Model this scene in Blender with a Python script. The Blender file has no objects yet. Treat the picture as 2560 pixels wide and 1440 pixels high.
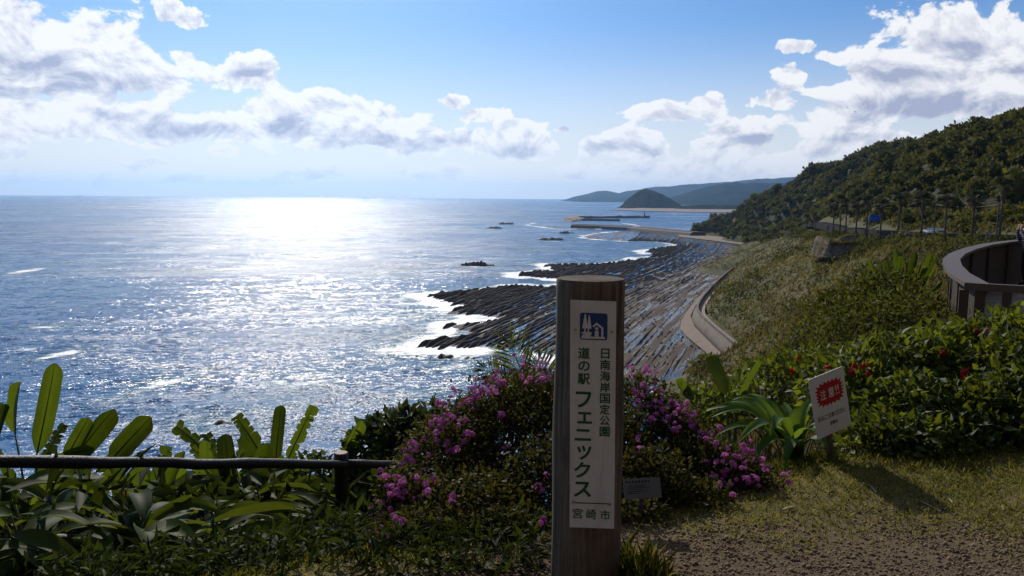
import bpy, math, random
import numpy as np
from mathutils import Vector, Matrix

R = math.radians
rng = np.random.default_rng(7)
random.seed(7)
SC = bpy.context.scene
COL = SC.collection

# ------------------------------------------------------------------ camera
FPX = 2000.0                      # focal length in pixels of the 2560 wide photograph
EYE = np.array([0.0, 0.0, 1.5])
PITCH = math.atan((720 - 493.5) / FPX)
ROLL = R(0.40)
_f = np.array([0, math.cos(PITCH), -math.sin(PITCH)])
_u0 = np.array([0, math.sin(PITCH), math.cos(PITCH)])
_r0 = np.array([1.0, 0, 0])
_r = _r0 * math.cos(ROLL) + _u0 * math.sin(ROLL)
_u = -_r0 * math.sin(ROLL) + _u0 * math.cos(ROLL)
cam_d = bpy.data.cameras.new('camera'); cam = bpy.data.objects.new('camera', cam_d); COL.objects.link(cam)
cam.matrix_world = Matrix(((_r[0], _u[0], -_f[0], EYE[0]), (_r[1], _u[1], -_f[1], EYE[1]), (_r[2], _u[2], -_f[2], EYE[2]), (0, 0, 0, 1)))
cam_d.sensor_width = 36.0; cam_d.lens = 36.0 * FPX / 2560.0
cam_d.clip_start = 0.05; cam_d.clip_end = 200000.0
SC.camera = cam

# ------------------------------------------------------------------ light
SUN_AZ, SUN_EL = R(-15.0), R(31.0)          # azimuth measured from +Y towards +X
SKY_STRENGTH = 0.075
SUN_STRENGTH = 4.0
EXPOSURE = 0.0
sd = bpy.data.lights.new('sun', 'SUN'); sd.energy = SUN_STRENGTH; sd.angle = R(0.53); sd.color = (1.0, 0.92, 0.80)
sun = bpy.data.objects.new('sun', sd); COL.objects.link(sun)
sdir = Vector((math.sin(SUN_AZ) * math.cos(SUN_EL), math.cos(SUN_AZ) * math.cos(SUN_EL), math.sin(SUN_EL)))
sun.rotation_euler = (-sdir).to_track_quat('-Z', 'Y').to_euler()
sun.location = (-30, 60, 60)
vs = SC.view_settings
SC.display_settings.display_device = 'sRGB'
vs.view_transform = 'Standard'; vs.look = 'None'; vs.exposure = EXPOSURE; vs.gamma = 1.0; vs.use_curve_mapping = False
cy = SC.cycles
cy.use_denoising = True
try: cy.denoiser = 'OPENIMAGEDENOISE'; cy.denoising_prefilter = 'ACCURATE'
except Exception: pass
cy.max_bounces = 6; cy.diffuse_bounces = 2; cy.glossy_bounces = 2; cy.transmission_bounces = 4; cy.volume_bounces = 0
cy.transparent_max_bounces = 4
cy.caustics_reflective = False; cy.caustics_refractive = False
cy.sample_clamp_indirect = 4.0
cy.use_fast_gi = False

def nd(nt, typ, ins=None, **props):
    n = nt.nodes.new(typ)
    for k, v in props.items(): setattr(n, k, v)
    for k, v in (ins or {}).items():
        if isinstance(v, bpy.types.NodeSocket): nt.links.new(v, n.inputs[k])
        else: n.inputs[k].default_value = v
    return n
def mth(nt, op, a, b=None, c=None, clamp=False):
    n = nt.nodes.new('ShaderNodeMath'); n.operation = op; n.use_clamp = clamp
    for i, v in enumerate((a, b, c)):
        if v is None: continue
        if isinstance(v, bpy.types.NodeSocket): nt.links.new(v, n.inputs[i])
        else: n.inputs[i].default_value = v
    return n.outputs[0]
def mapr(nt, v, a, b, c=0.0, d=1.0, smooth=False):
    n = nt.nodes.new('ShaderNodeMapRange'); n.clamp = True
    if smooth: n.interpolation_type = 'SMOOTHSTEP'
    nt.links.new(v, n.inputs[0])
    for i, x in enumerate((a, b, c, d)): n.inputs[i + 1].default_value = x
    return n.outputs[0]
def mixc(nt, f, a, b, blend='MIX'):
    n = nt.nodes.new('ShaderNodeMix'); n.data_type = 'RGBA'; n.blend_type = blend
    for s, v in ((n.inputs[0], f), (n.inputs[6], a), (n.inputs[7], b)):
        if isinstance(v, bpy.types.NodeSocket): nt.links.new(v, s)
        else: s.default_value = v if not isinstance(v, tuple) else (*v[:3], 1.0)
    return n.outputs[2]
def noise(nt, vec, scale, detail=4, rough=0.55, dist=0.0, dim='3D', out=0):
    n = nd(nt, 'ShaderNodeTexNoise', {'Scale': scale, 'Detail': detail, 'Roughness': rough, 'Distortion': dist}, noise_dimensions=dim)
    if vec is not None: nt.links.new(vec, n.inputs['Vector'])
    return n.outputs[out]
def vmul(nt, vec, s):
    n = nd(nt, 'ShaderNodeVectorMath', {0: vec, 1: s}, operation='MULTIPLY'); return n.outputs[0]
def vadd(nt, vec, s):
    n = nd(nt, 'ShaderNodeVectorMath', {0: vec, 1: s}, operation='ADD'); return n.outputs[0]

# ------------------------------------------------------------------ sky
def pix_ang(x, y):
    d = _f * FPX + _r * (x - 1280) - _u * (y - 720)
    return math.atan2(d[0], d[1]), math.asin(d[2] / np.linalg.norm(d))
CLOUDS = [(60,100,210,115),(200,150,190,100),(310,195,150,55),(80,195,230,55),(400,212,75,36),(410,25,26,24),(475,48,40,19),(280,72,26,12),
 (590,185,120,50),(500,165,70,28),(450,140,46,20),(640,215,65,20),(60,272,120,28),(150,322,115,30),(20,345,50,22),(25,375,40,17),
 (330,278,140,44),(450,312,150,48),(260,262,90,24),(690,290,100,52),(800,272,130,50),(760,330,190,42),(920,312,160,44),(1000,347,170,38),
 (1130,352,150,36),(1280,370,150,34),(1330,347,95,24),(1125,258,40,19),(1215,292,76,26),(1310,317,86,28),(1265,268,17,10),(1420,330,34,17),
 (1480,367,75,28),(1600,370,95,48),(1640,280,116,32),(1800,265,54,34),(1560,345,60,18),(1920,255,70,26),(1870,337,108,46),(1780,357,64,18),
 (1980,196,44,28),(2010,130,54,20),(2070,150,44,20),(2330,90,165,80),(2250,155,120,56),(2420,125,95,70),(2510,185,130,80),(2350,235,290,64),
 (2150,232,130,28),(2500,262,170,40),(2200,285,200,34),(2100,325,130,28),(2200,350,160,30),(2290,180,150,60),(400,362,40,14),(540,365,45,16),
 (350,425,60,20),(800,437,130,22),(1040,432,220,18),(1500,420,130,28),(1700,430,210,32),(1900,402,190,30),(2050,392,170,38),(180,442,260,22),(600,448,200,16)]
DARKS = [(130,208,230,38),(440,318,140,26),(800,338,150,24),(1120,368,120,20),(1300,380,90,18),(2400,262,240,40),(2380,130,90,50),(1880,358,90,18),
 (620,185,60,18),(2200,352,130,16),(1500,372,60,16),(330,285,90,16),(680,320,60,25),(60,150,110,30),(2240,180,90,40)]
W = bpy.data.worlds.new('World'); SC.world = W; W.use_nodes = True
nt = W.node_tree; nt.nodes.clear()
sky = nd(nt, 'ShaderNodeTexSky', sky_type='NISHITA', sun_disc=False, sun_elevation=SUN_EL, sun_rotation=SUN_AZ,
         altitude=50.0, air_density=1.0, dust_density=0.35, ozone_density=2.2)
tc = nd(nt, 'ShaderNodeTexCoord')
sp = nd(nt, 'ShaderNodeSeparateXYZ', {0: tc.outputs['Generated']})
az = mth(nt, 'ARCTAN2', sp.outputs[0], sp.outputs[1]); el = mth(nt, 'ARCSINE', sp.outputs[2])
P = nd(nt, 'ShaderNodeCombineXYZ', {0: az, 1: el}).outputs[0]
wob = noise(nt, vmul(nt, P, (1, 1.5, 1)), 9.0, 3, 0.6, out=1)
Pw = vadd(nt, P, vmul(nt, vadd(nt, wob, (-0.5, -0.5, -0.5)), (0.07, 0.04, 0.0)))
def field(lst, vec):
    acc = None
    for (x, y, rx, ry) in lst:
        a, e = pix_ang(x, y)
        m = nd(nt, 'ShaderNodeVectorMath', {0: vec, 1: (FPX / rx, FPX / ry, 0.0), 2: (-a * FPX / rx, -e * FPX / ry, 0.0)}, operation='MULTIPLY_ADD')
        L = nd(nt, 'ShaderNodeVectorMath', {0: m.outputs[0]}, operation='LENGTH').outputs['Value']
        acc = L if acc is None else mth(nt, 'SMOOTH_MIN', acc, L, 0.35)
    return mth(nt, 'SUBTRACT', 1.0, acc)
F = field(CLOUDS, Pw)
# the same kind of broken cumulus goes on outside the frame
off = mth(nt, 'MAXIMUM', mapr(nt, mth(nt, 'ABSOLUTE', az), 0.60, 0.72), mapr(nt, el, 0.26, 0.34))
lf = noise(nt, vmul(nt, P, (1, 1.8, 1)), 2.6, 2, 0.5)
Fo = mth(nt, 'MULTIPLY_ADD', lf, 6.0, -3.35)
F = mth(nt, 'ADD', mth(nt, 'MULTIPLY', F, mth(nt, 'SUBTRACT', 1.0, off)), mth(nt, 'MULTIPLY', Fo, off))
F = mth(nt, 'MAXIMUM', F, -1.2)
q = vmul(nt, P, (1, 1.35, 1))
n1 = noise(nt, q, 15.0, 10, 0.62, 0.35)
n1u = noise(nt, vadd(nt, q, (-0.004, 0.014, 0.0)), 15.0, 8, 0.60, 0.35)
dens = mth(nt, 'ADD', F, mth(nt, 'MULTIPLY_ADD', n1, 3.4, -1.70))
alpha = mapr(nt, dens, 0.02, 0.22, 0, 1, True)
relief = mth(nt, 'MULTIPLY', mth(nt, 'SUBTRACT', n1, n1u), 5.2)
D = field(DARKS, Pw)
dark = mapr(nt, mth(nt, 'ADD', D, mth(nt, 'MULTIPLY_ADD', n1, 1.2, -0.6)), -0.25, 0.75, 0, 1, True)
thick = mapr(nt, dens, 0.1, 1.5)
s = mth(nt, 'ADD', mth(nt, 'SUBTRACT', 1.02, mth(nt, 'MULTIPLY', thick, 0.42)), relief)
s = mth(nt, 'SUBTRACT', s, mth(nt, 'MULTIPLY', dark, 0.62), clamp=True)
ccol = mixc(nt, s, (0.40, 0.44, 0.60), (0.98, 0.98, 0.99))
# far cloud near the horizon pales into the air
lowm = mapr(nt, el, 0.0, 0.075, 1, 0)
ccol = mixc(nt, mth(nt, 'MULTIPLY', lowm, 0.62), ccol, (0.80, 0.82, 0.87))
alpha = mth(nt, 'MULTIPLY', alpha, mapr(nt, lowm, 0, 1, 0.97, 0.75))
# pale blue-white air low down all round, where the model sky turns yellow
air = mapr(nt, el, -0.03, 0.22, 0, 1, True)
skyt = vmul(nt, sky.outputs[0], (0.60, 0.88, 1.24))
skyc = mixc(nt, air, (12.6, 12.1, 11.6), skyt)
bg_sky = nd(nt, 'ShaderNodeBackground', {0: skyc, 1: SKY_STRENGTH})
bg_cl = nd(nt, 'ShaderNodeBackground', {0: ccol, 1: 1.0})
below = mapr(nt, el, -0.02, 0.0)
mixw = nd(nt, 'ShaderNodeMixShader', {0: mth(nt, 'MULTIPLY', alpha, below), 1: bg_sky.outputs[0], 2: bg_cl.outputs[0]})
nd(nt, 'ShaderNodeOutputWorld', {0: mixw.outputs[0]})
W.cycles.sampling_method = 'MANUAL'; W.cycles.sample_map_resolution = 512
# ------------------------------------------------------------------ helpers
def ray(x, y):
    return _f * FPX + _r * (x - 1280) - _u * (y - 720)
def on_z(x, y, z):
    d = ray(x, y); return EYE + d * ((z - EYE[2]) / d[2])
def at_y(x, y, Y):
    d = ray(x, y); return EYE + d * (Y / d[1])
SEA = -45.0
def sea_pt(x, y): return on_z(x, y, SEA)

_perm = np.random.default_rng(3).random((256, 256))
def vnoise(x, y):
    x = np.asarray(x, float); y = np.asarray(y, float)
    xi = np.floor(x).astype(int); yi = np.floor(y).astype(int)
    fx = x - xi; fy = y - yi; fx = fx * fx * (3 - 2 * fx); fy = fy * fy * (3 - 2 * fy)
    g = lambda a, b: _perm[a & 255, b & 255]
    return (g(xi, yi) * (1 - fx) + g(xi + 1, yi) * fx) * (1 - fy) + (g(xi, yi + 1) * (1 - fx) + g(xi + 1, yi + 1) * fx) * fy
def fbm(x, y, o=4):
    s = 0; a = 0.5
    for i in range(o):
        s = s + a * (vnoise(x * 2 ** i + 17.3 * i, y * 2 ** i - 9.1 * i) - 0.5); a *= 0.5
    return s * 2
def sstep(a, b, v):
    t = np.clip((np.asarray(v, float) - a) / (b - a), 0, 1); return t * t * (3 - 2 * t)

def mesh_data(name, V, F, mat=None, smooth=False, attrs=None):
    me = bpy.data.meshes.new(name)
    V = np.asarray(V, np.float32)
    if isinstance(F, np.ndarray):
        k = F.shape[1]; n = F.shape[0]
        me.vertices.add(len(V)); me.vertices.foreach_set('co', V.ravel())
        me.loops.add(n * k); me.loops.foreach_set('vertex_index', F.astype(np.int32).ravel())
        me.polygons.add(n); me.polygons.foreach_set('loop_start', np.arange(0, n * k, k, dtype=np.int32))
        me.update(calc_edges=True)
    else:
        me.from_pydata([tuple(map(float, v)) for v in V], [], [tuple(int(i) for i in f) for f in F]); me.update()
    if smooth: me.polygons.foreach_set('use_smooth', np.ones(len(me.polygons), bool))
    for k, a in (attrs or {}).items():
        at = me.attributes.new(k, 'FLOAT', 'POINT'); at.data.foreach_set('value', np.asarray(a, np.float32))
    if mat: me.materials.append(mat)
    return me
def worg(o):
    p = np.zeros(3)
    while o is not None: p = p + np.array(o.location); o = o.parent
    return p
def tag(o, label=None, cat=None, group=None, kind=None):
    if label: o['label'] = label
    if cat: o['category'] = cat
    if group: o['group'] = group
    if kind: o['kind'] = kind
    return o
def obj(name, V, F, mat, parent=None, smooth=False, attrs=None, org=None):
    """mesh object from world coordinates; a child's mesh is stored relative to its parent"""
    V = np.asarray(V, float)
    o0 = worg(parent) if parent is not None else (np.array(org, float) if org is not None else np.zeros(3))
    o = bpy.data.objects.new(name, mesh_data(name, V - o0, F, mat, smooth, attrs)); COL.objects.link(o)
    if parent is not None: o.parent = parent
    elif org is not None: o.location = org
    return o
def inst(name, me, parent, loc, rot=None, scale=None):
    """object sharing mesh data; loc in world axes relative to the parent"""
    o = bpy.data.objects.new(name, me); COL.objects.link(o); o.parent = parent; o.location = loc
    if rot is not None: o.rotation_euler = rot
    if scale is not None: o.scale = scale if hasattr(scale, '__len__') else (scale,) * 3
    return o
def thing(name, label, cat, loc, group=None, rotz=0.0):
    o = bpy.data.objects.new(name, None); COL.objects.link(o); o.location = loc; o.rotation_euler = (0, 0, rotz)
    o.empty_display_size = 0.2
    return tag(o, label, cat, group)
def copy_tree(o, parent=None):
    c = o.copy(); COL.objects.link(c); c.parent = parent
    for ch in list(o.children): copy_tree(ch, c)
    return c

def box(c, s, rot=None):
    c = np.array(c, float); s = np.array(s, float) / 2
    v = np.array([[i, j, k] for i in (-1, 1) for j in (-1, 1) for k in (-1, 1)], float) * s
    if rot is not None: v = v @ np.array(rot).T
    return v + c, [(0, 1, 3, 2), (4, 6, 7, 5), (0, 4, 5, 1), (2, 3, 7, 6), (0, 2, 6, 4), (1, 5, 7, 3)]
def merge(parts):
    V = []; F = []; o = 0
    for v, f in parts:
        V.append(np.asarray(v, float)); F += [tuple(int(i) + o for i in x) for x in f]; o += len(v)
    return np.concatenate(V), F
def tube(pts, rad, n=8, cap=True):
    pts = np.asarray(pts, float); m = len(pts)
    rad = np.full(m, rad) if np.isscalar(rad) else np.asarray(rad, float)
    T = np.gradient(pts, axis=0); T /= np.linalg.norm(T, axis=1)[:, None] + 1e-9
    ref = np.array([0, 0, 1.0]) if abs(T[0][2]) < 0.9 else np.array([1.0, 0, 0])
    V = []; F = []
    for i in range(m):
        a = np.cross(T[i], ref); a /= np.linalg.norm(a); b = np.cross(a, T[i])
        for k in range(n):
            t = 2 * math.pi * k / n; V.append(pts[i] + rad[i] * (math.cos(t) * a + math.sin(t) * b))
    for i in range(m - 1):
        for k in range(n):
            F.append((i * n + k, i * n + (k + 1) % n, (i + 1) * n + (k + 1) % n, (i + 1) * n + k))
    if cap: F.append(tuple(range(n))[::-1]); F.append(tuple((m - 1) * n + k for k in range(n)))
    return np.array(V), F
def rotz(a):
    c, s = math.cos(a), math.sin(a); return np.array([[c, -s, 0], [s, c, 0], [0, 0, 1.0]])
def frames(axis, up=None, roll=None):
    """N rotation matrices whose local y is the axis and local z is near up"""
    a = axis / (np.linalg.norm(axis, axis=1)[:, None] + 1e-9)
    if up is None: up = np.tile([0, 0, 1.0], (len(a), 1)) + 0.02
    x = np.cross(a, up); x /= np.linalg.norm(x, axis=1)[:, None] + 1e-9
    z = np.cross(x, a)
    if roll is not None:
        c, s = np.cos(roll)[:, None], np.sin(roll)[:, None]; x, z = x * c + z * s, z * c - x * s
    return np.stack([x, a, z], axis=2)
def swarm(pv, pf, rots, locs, scales):
    pv = np.asarray(pv, float); pf = np.asarray(pf, int)
    N = len(locs); sc = np.asarray(scales, float)
    if sc.ndim == 1: sc = np.stack([sc] * 3, 1)
    V = np.einsum('nij,nkj->nki', rots, pv[None] * sc[:, None, :]) + np.asarray(locs)[:, None, :]
    Fc = pf[None] + (np.arange(N) * len(pv))[:, None, None]
    return V.reshape(-1, 3), Fc.reshape(-1, pf.shape[1])
LEAF_V = np.array([[0, 0, 0], [-0.5, 0.45, 0.10], [0, 0.48, 0], [0.5, 0.45, 0.10], [0, 1, -0.08]], float)
LEAF_F = np.array([[0, 2, 1], [0, 3, 2], [1, 2, 4], [2, 3, 4]])
def leaf_swarm(locs, axis, L, Wd, up=None, roll=None):
    N = len(locs)
    L = np.broadcast_to(L, (N,)); Wd = np.broadcast_to(Wd, (N,))
    return swarm(LEAF_V, LEAF_F, frames(axis, up, roll), locs, np.stack([Wd, L, L], 1))
def unit(v): return v / (np.linalg.norm(v, axis=-1, keepdims=True) + 1e-9)
def rdir(n, r=rng): return unit(r.normal(size=(n, 3)))
def inpoly(x, y, poly):
    x = np.asarray(x, float); y = np.asarray(y, float); c = np.zeros(x.shape, bool)
    n = len(poly)
    for i in range(n):
        x1, y1 = poly[i][:2]; x2, y2 = poly[(i + 1) % n][:2]
        k = ((y1 > y) != (y2 > y)) & (x < (x2 - x1) * (y - y1) / (y2 - y1 + 1e-12) + x1)
        c ^= k
    return c

# ------------------------------------------------------------------ materials
def new_mat(name):
    m = bpy.data.materials.new(name); m.use_nodes = True; t = m.node_tree; t.nodes.clear(); return m, t
def finish(t, sh): nd(t, 'ShaderNodeOutputMaterial', {0: sh})
def princ(t, **k):
    ins = {}
    for a, b in k.items():
        key = {'col': 'Base Color', 'rough': 'Roughness', 'spec': 'Specular IOR Level', 'ior': 'IOR', 'metal': 'Metallic', 'normal': 'Normal'}[a]
        ins[key] = (*b, 1.0) if isinstance(b, tuple) and len(b) == 3 and key == 'Base Color' else b
    return nd(t, 'ShaderNodeBsdfPrincipled', ins)
def bump(t, h, strength=0.3, dist=0.02):
    return nd(t, 'ShaderNodeBump', {'Height': h, 'Strength': strength, 'Distance': dist}).outputs[0]
def geo_pos(t): return nd(t, 'ShaderNodeNewGeometry').outputs['Position']
def simple(name, col, rough=0.6, var=0.25, scale=8.0, bmp=0.0, spec=0.4, metal=0.0, bdist=0.01):
    m, t = new_mat(name); tcx = nd(t, 'ShaderNodeTexCoord').outputs['Object']
    nz = noise(t, tcx, scale, 5, 0.6)
    c = mixc(t, nz, tuple(x * (1 - var) for x in col), tuple(min(1, x * (1 + var)) for x in col))
    p = princ(t, col=c, rough=rough, spec=spec, metal=metal)
    if bmp: t.links.new(bump(t, nz, bmp, bdist), p.inputs['Normal'])
    finish(t, p.outputs[0]); return m
def leaf_mat(name, dark, light, trans, tmix=0.4, rough=0.42, spec=0.5, attr='tint', vein=0.0):
    """leaf: glossy face over a body that lets light through"""
    m, t = new_mat(name)
    if attr == 'random': v = nd(t, 'ShaderNodeObjectInfo').outputs['Random']
    else: v = nd(t, 'ShaderNodeAttribute', attribute_name=attr).outputs['Fac']
    tcx = nd(t, 'ShaderNodeTexCoord').outputs['Object']
    v2 = mth(t, 'ADD', v, mth(t, 'MULTIPLY_ADD', noise(t, tcx, 9.0, 3), 0.6, -0.3), clamp=True)
    c = mixc(t, v2, dark, light)
    tr = mixc(t, v2, tuple(x * 0.35 for x in trans), trans)
    p = princ(t, col=c, rough=rough, spec=spec)
    if vein:
        wv = nd(t, 'ShaderNodeTexNoise', {'Vector': vmul(t, nd(t, 'ShaderNodeTexCoord').outputs['Generated'], (3, 3, 40)), 'Scale': 6.0, 'Detail': 2.0})
        t.links.new(bump(t, wv.outputs[0], vein, 0.01), p.inputs['Normal'])
    tl = nd(t, 'ShaderNodeBsdfTranslucent', {0: tr})
    finish(t, nd(t, 'ShaderNodeMixShader', {0: tmix, 1: p.outputs[0], 2: tl.outputs[0]}).outputs[0]); return m

# ------------------------------------------------------------------ terrain
SHORE = np.array([on_z(x, y, SEA)[:2] for x, y in [(1838, 912), (1740, 820), (1728, 788), (1745, 760), (1808, 695), (1890, 640), (1930, 614)]])
def near_ground(X, Y):
    s_ = (X + 0.45) * -0.38 + (Y - 3.25) * 0.925
    s_ = s_ - 0.25 * sstep(0.5, 2.0, X)
    k = 0.25; sp_ = k * np.logaddexp(0, s_ / k)
    return -0.47 * (sp_ - k * math.log(2) * np.exp(-np.abs(s_)))
ROAD = np.array([(92, 60, -5.0), (108, 120, -6.5), (112, 185, -7.6), (112, 218, -8.6), (113, 253, -9.6), (124, 300, -11.0), (138, 350, -12.5), (160, 450, -18), (190, 560, -24), (222, 700, -32), (250, 850, -38), (262, 960, -41)], float)
def road_at(Y):
    return np.interp(Y, ROAD[:, 1], ROAD[:, 0]), np.interp(Y, ROAD[:, 1], ROAD[:, 2])
CTRL = []
for (x, y) in SHORE: CTRL.append((x, y, -42.5))
CTRL += [(60, 215, -44), (35, 165, -45.5), (10, 115, -46), (-25, 90, -47), (-70, 70, -48), (-120, 40, -48), (-80, 130, -50), (-200, 0, -50), (20, 220, -49), (60, 300, -48), (100, 500, -48), (200, 760, -48)]
for r_ in ROAD: CTRL += [tuple(r_), (r_[0] + 7, r_[1], r_[2] + 0.1)]
CTRL += [(60, 200, -33), (80, 200, -22), (82, 250, -30), (97, 250, -19), (98, 340, -34), (118, 340, -22), (150, 480, -33), (200, 620, -34)]
for X, Y in [(-6, 8), (0, 14), (6, 14), (12, 18), (20, 12), (20, 25), (0, 25), (-8, 20), (15, 3), (25, 0), (10, -10), (-5, -10), (-4, 2)]:
    CTRL.append((X, Y, float(near_ground(X, Y))))
CTRL += [(20, 60, -19), (35, 60, -12), (50, 80, -10), (65, 80, -6.5), (0, 60, -26), (50, 120, -21), (30, 100, -30), (75, 130, -13), (-30, 40, -24), (-60, 10, -25)]
CREST = [(250, 390, 39.9), (285, 480, 43), (312, 600, 41), (300, 720, 34.5), (290, 820, 17.5), (280, 900, 2.5), (270, 960, -11), (258, 1030, -24.5), (246, 1090, -41)]
CTRL += [(x, y, z - 4.0) for x, y, z in CREST]
CTRL += [(230, 300, 38), (190, 200, 33), (150, 100, 26), (130, 30, 22), (330, 390, 55), (400, 600, 50), (380, 800, 20), (350, 950, -12), (300, 1100, -44), (420, 1000, -30), (500, 700, 30), (480, 400, 60)]
CTRL += [(80, -40, 14), (0, -60, 16), (-60, -60, 6), (0, -110, 34), (120, -110, 50), (-140, -120, 10), (250, 0, 55), (300, 200, 60), (160, 260, 14), (170, 340, 14), (150, 190, 13), (140, 120, 10), (120, 60, 5), (200, 440, 14), (240, 560, 10), (270, 700, -4)]
CTRL = np.array(CTRL, float)
def _tps(c):
    n = len(c); d = np.linalg.norm(c[:, None, :2] - c[None, :, :2], axis=2) / 100
    K = np.where(d > 0, d * d * np.log(d + 1e-12), 0) + np.eye(n) * 0.002
    A = np.zeros((n + 3, n + 3)); A[:n, :n] = K; A[:n, n] = 1; A[:n, n + 1:] = c[:, :2] / 100; A[n:, :n] = A[:n, n:].T
    return np.linalg.solve(A, np.concatenate([c[:, 2], [0, 0, 0]]))
_w = _tps(CTRL)
def far_ground(X, Y):
    X = np.asarray(X, float); Y = np.asarray(Y, float); sh = X.shape
    x = X.ravel(); y = Y.ravel(); z = np.full(x.shape, _w[-3]) + _w[-2] * x / 100 + _w[-1] * y / 100
    for (cx, cy, _), w in zip(CTRL, _w):
        d2 = ((x - cx) ** 2 + (y - cy) ** 2) / 1e4
        z += w * 0.5 * d2 * np.log(d2 + 1e-12)
    return np.clip(z, -60, 80).reshape(sh)
def ground(X, Y):
    X = np.asarray(X, float); Y = np.asarray(Y, float)
    d = np.hypot(X - 4, Y - 2)
    w = sstep(10, 28, d)
    z = near_ground(X, Y) * (1 - w)
    if np.any(w > 0): z = z + far_ground(X, Y) * w
    rx, rz = road_at(Y)
    onroad = np.exp(-((X - rx - 3.5) / 9.0) ** 2) * sstep(100, 140, Y)
    z = z + (fbm(X / 22, Y / 22) * 3.0 + fbm(X / 6, Y / 6) * 0.7) * sstep(25, 60, d) * (1 - onroad)
    z = z + fbm(X / 1.7, Y / 1.7) * 0.05
    # unseen steep slope behind the camera, added to block sky light from the foreground
    u = -6.5 - Y + 0.35 * np.clip(-30 - X, 0, None) * -1; z = z + np.where(u > 0, np.minimum(u * 1.25, 55.0), 0) * sstep(-60, -20, X)
    # the slope stops at the sea wall and its walkway
    sx = np.interp(Y, SHORE[:, 1], SHORE[:, 0]); u = X - sx - 5.2
    cap = np.where(u < 0, SEA - 1.6, SEA + 3.0 + u * 1.15)
    return np.where((Y > 205) & (Y < 480), np.minimum(z, cap), z)
def ground1(x, y): return float(ground(np.array([x]), np.array([y]))[0])
def seg(a, b, step): return list(np.arange(a, b, step))
def grow(a, b, step0, k):
    out = [a]; s_ = step0; sg = 1 if b > a else -1
    while (b - out[-1]) * sg > 0: out.append(out[-1] + sg * s_); s_ *= k
    return out
def grid_mesh(xs, ys):
    xs = np.array(xs); ys = np.array(ys); X, Y = np.meshgrid(xs, ys); nx, ny = len(xs), len(ys)
    i = np.arange(nx * ny).reshape(ny, nx)
    F_ = np.stack([i[:-1, :-1], i[:-1, 1:], i[1:, 1:], i[1:, :-1]], -1).reshape(-1, 4)
    return X, Y, F_

# ------------------------------------------------------------------ ground: clifftop, slope and hillside in one sheet
xs = sorted(set(grow(-6, -320, 0.25, 1.09)[1:] + seg(-6, 14, 0.14) + grow(14, 170, 0.2, 1.06) + seg(180, 560, 6)))
ys = sorted(set(grow(-2, -220, 0.3, 1.12)[1:] + seg(-2, 12, 0.14) + grow(12, 200, 0.2, 1.05) + seg(208, 1160, 6)))
X, Y, F_ = grid_mesh(xs, ys)
Z = ground(X, Y)
bare = sstep(3.85, 3.1, Y + 0.25 * (X - 1.5) * (X > 1.5) + 0.5 * fbm(X / 0.8, Y / 0.8)) * sstep(-0.7, 0.1, X)
rx, _ = road_at(Y)
wood = np.maximum(sstep(8, 26, X - rx) * sstep(20, 60, np.hypot(X, Y)), sstep(-6, -9, Y))  # second term covers the added unseen slope behind the camera
m, t = new_mat('ground soil and turf'); pos = geo_pos(t)
b_ = nd(t, 'ShaderNodeAttribute', attribute_name='bare').outputs['Fac']
w_ = nd(t, 'ShaderNodeAttribute', attribute_name='wood').outputs['Fac']
nA = noise(t, pos, 0.09, 5, 0.6); nB = noise(t, pos, 1.3, 6, 0.65); nC = noise(t, pos, 45.0, 4, 0.7)
turf = mixc(t, mapr(t, nB, 0.35, 0.65), (0.070, 0.072, 0.016), (0.160, 0.120, 0.044))
slope = mixc(t, mapr(t, nA, 0.38, 0.62), (0.035, 0.046, 0.010), (0.085, 0.074, 0.024))
nearm = mapr(t, nd(t, 'ShaderNodeVectorMath', {0: pos}, operation='LENGTH').outputs['Value'], 14, 40)
base = mixc(t, nearm, turf, slope)
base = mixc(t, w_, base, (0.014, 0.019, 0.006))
dirt = mixc(t, mapr(t, nC, 0.3, 0.7), (0.080, 0.052, 0.030), (0.150, 0.102, 0.062))
base = mixc(t, b_, base, dirt)
p = princ(t, col=base, rough=0.92, spec=0.2)
t.links.new(bump(t, mth(t, 'ADD', nC, nB), 0.5, 0.02), p.inputs['Normal'])
finish(t, p.outputs[0])
g = obj('ground', np.stack([X, Y, Z], -1).reshape(-1, 3), F_, m, smooth=True, attrs={'bare': bare.ravel(), 'wood': wood.ravel()})
tag(g, 'clifftop ground of gravel and turf falling away as a green slope', 'ground', kind='structure')

# coastal road on its bench
ry = np.arange(110, 560, 6.0); rxx, rzz = road_at(ry)
L_ = np.stack([rxx - 0.2, ry, ground(rxx - 0.2, ry)], 1); Rr = np.stack([rxx + 7.2, ry, ground(rxx + 7.2, ry)], 1)
zc = np.convolve(np.pad(np.maximum(L_[:, 2], Rr[:, 2]), 6, 'edge'), np.ones(13) / 13, 'valid') + 0.3; L_[:, 2] = zc; Rr[:, 2] = zc
V = np.concatenate([L_, Rr, L_ - [0.6, 0, 2.5], Rr + [0.6, 0, -2.5]]); n = len(ry); k = np.arange(n - 1)
Fr = np.concatenate([np.stack([k, n + k, n + k + 1, k + 1], 1), np.stack([2 * n + k, k, k + 1, 2 * n + k + 1], 1), np.stack([n + k, 3 * n + k, 3 * n + k + 1, n + k + 1], 1)])
tag(obj('road', V, Fr, simple('asphalt', (0.04, 0.04, 0.04), 0.95, 0.3, 3.0, spec=0.0)), 'coastal road running along the foot of the wooded hill', 'road', kind='structure')

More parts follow.
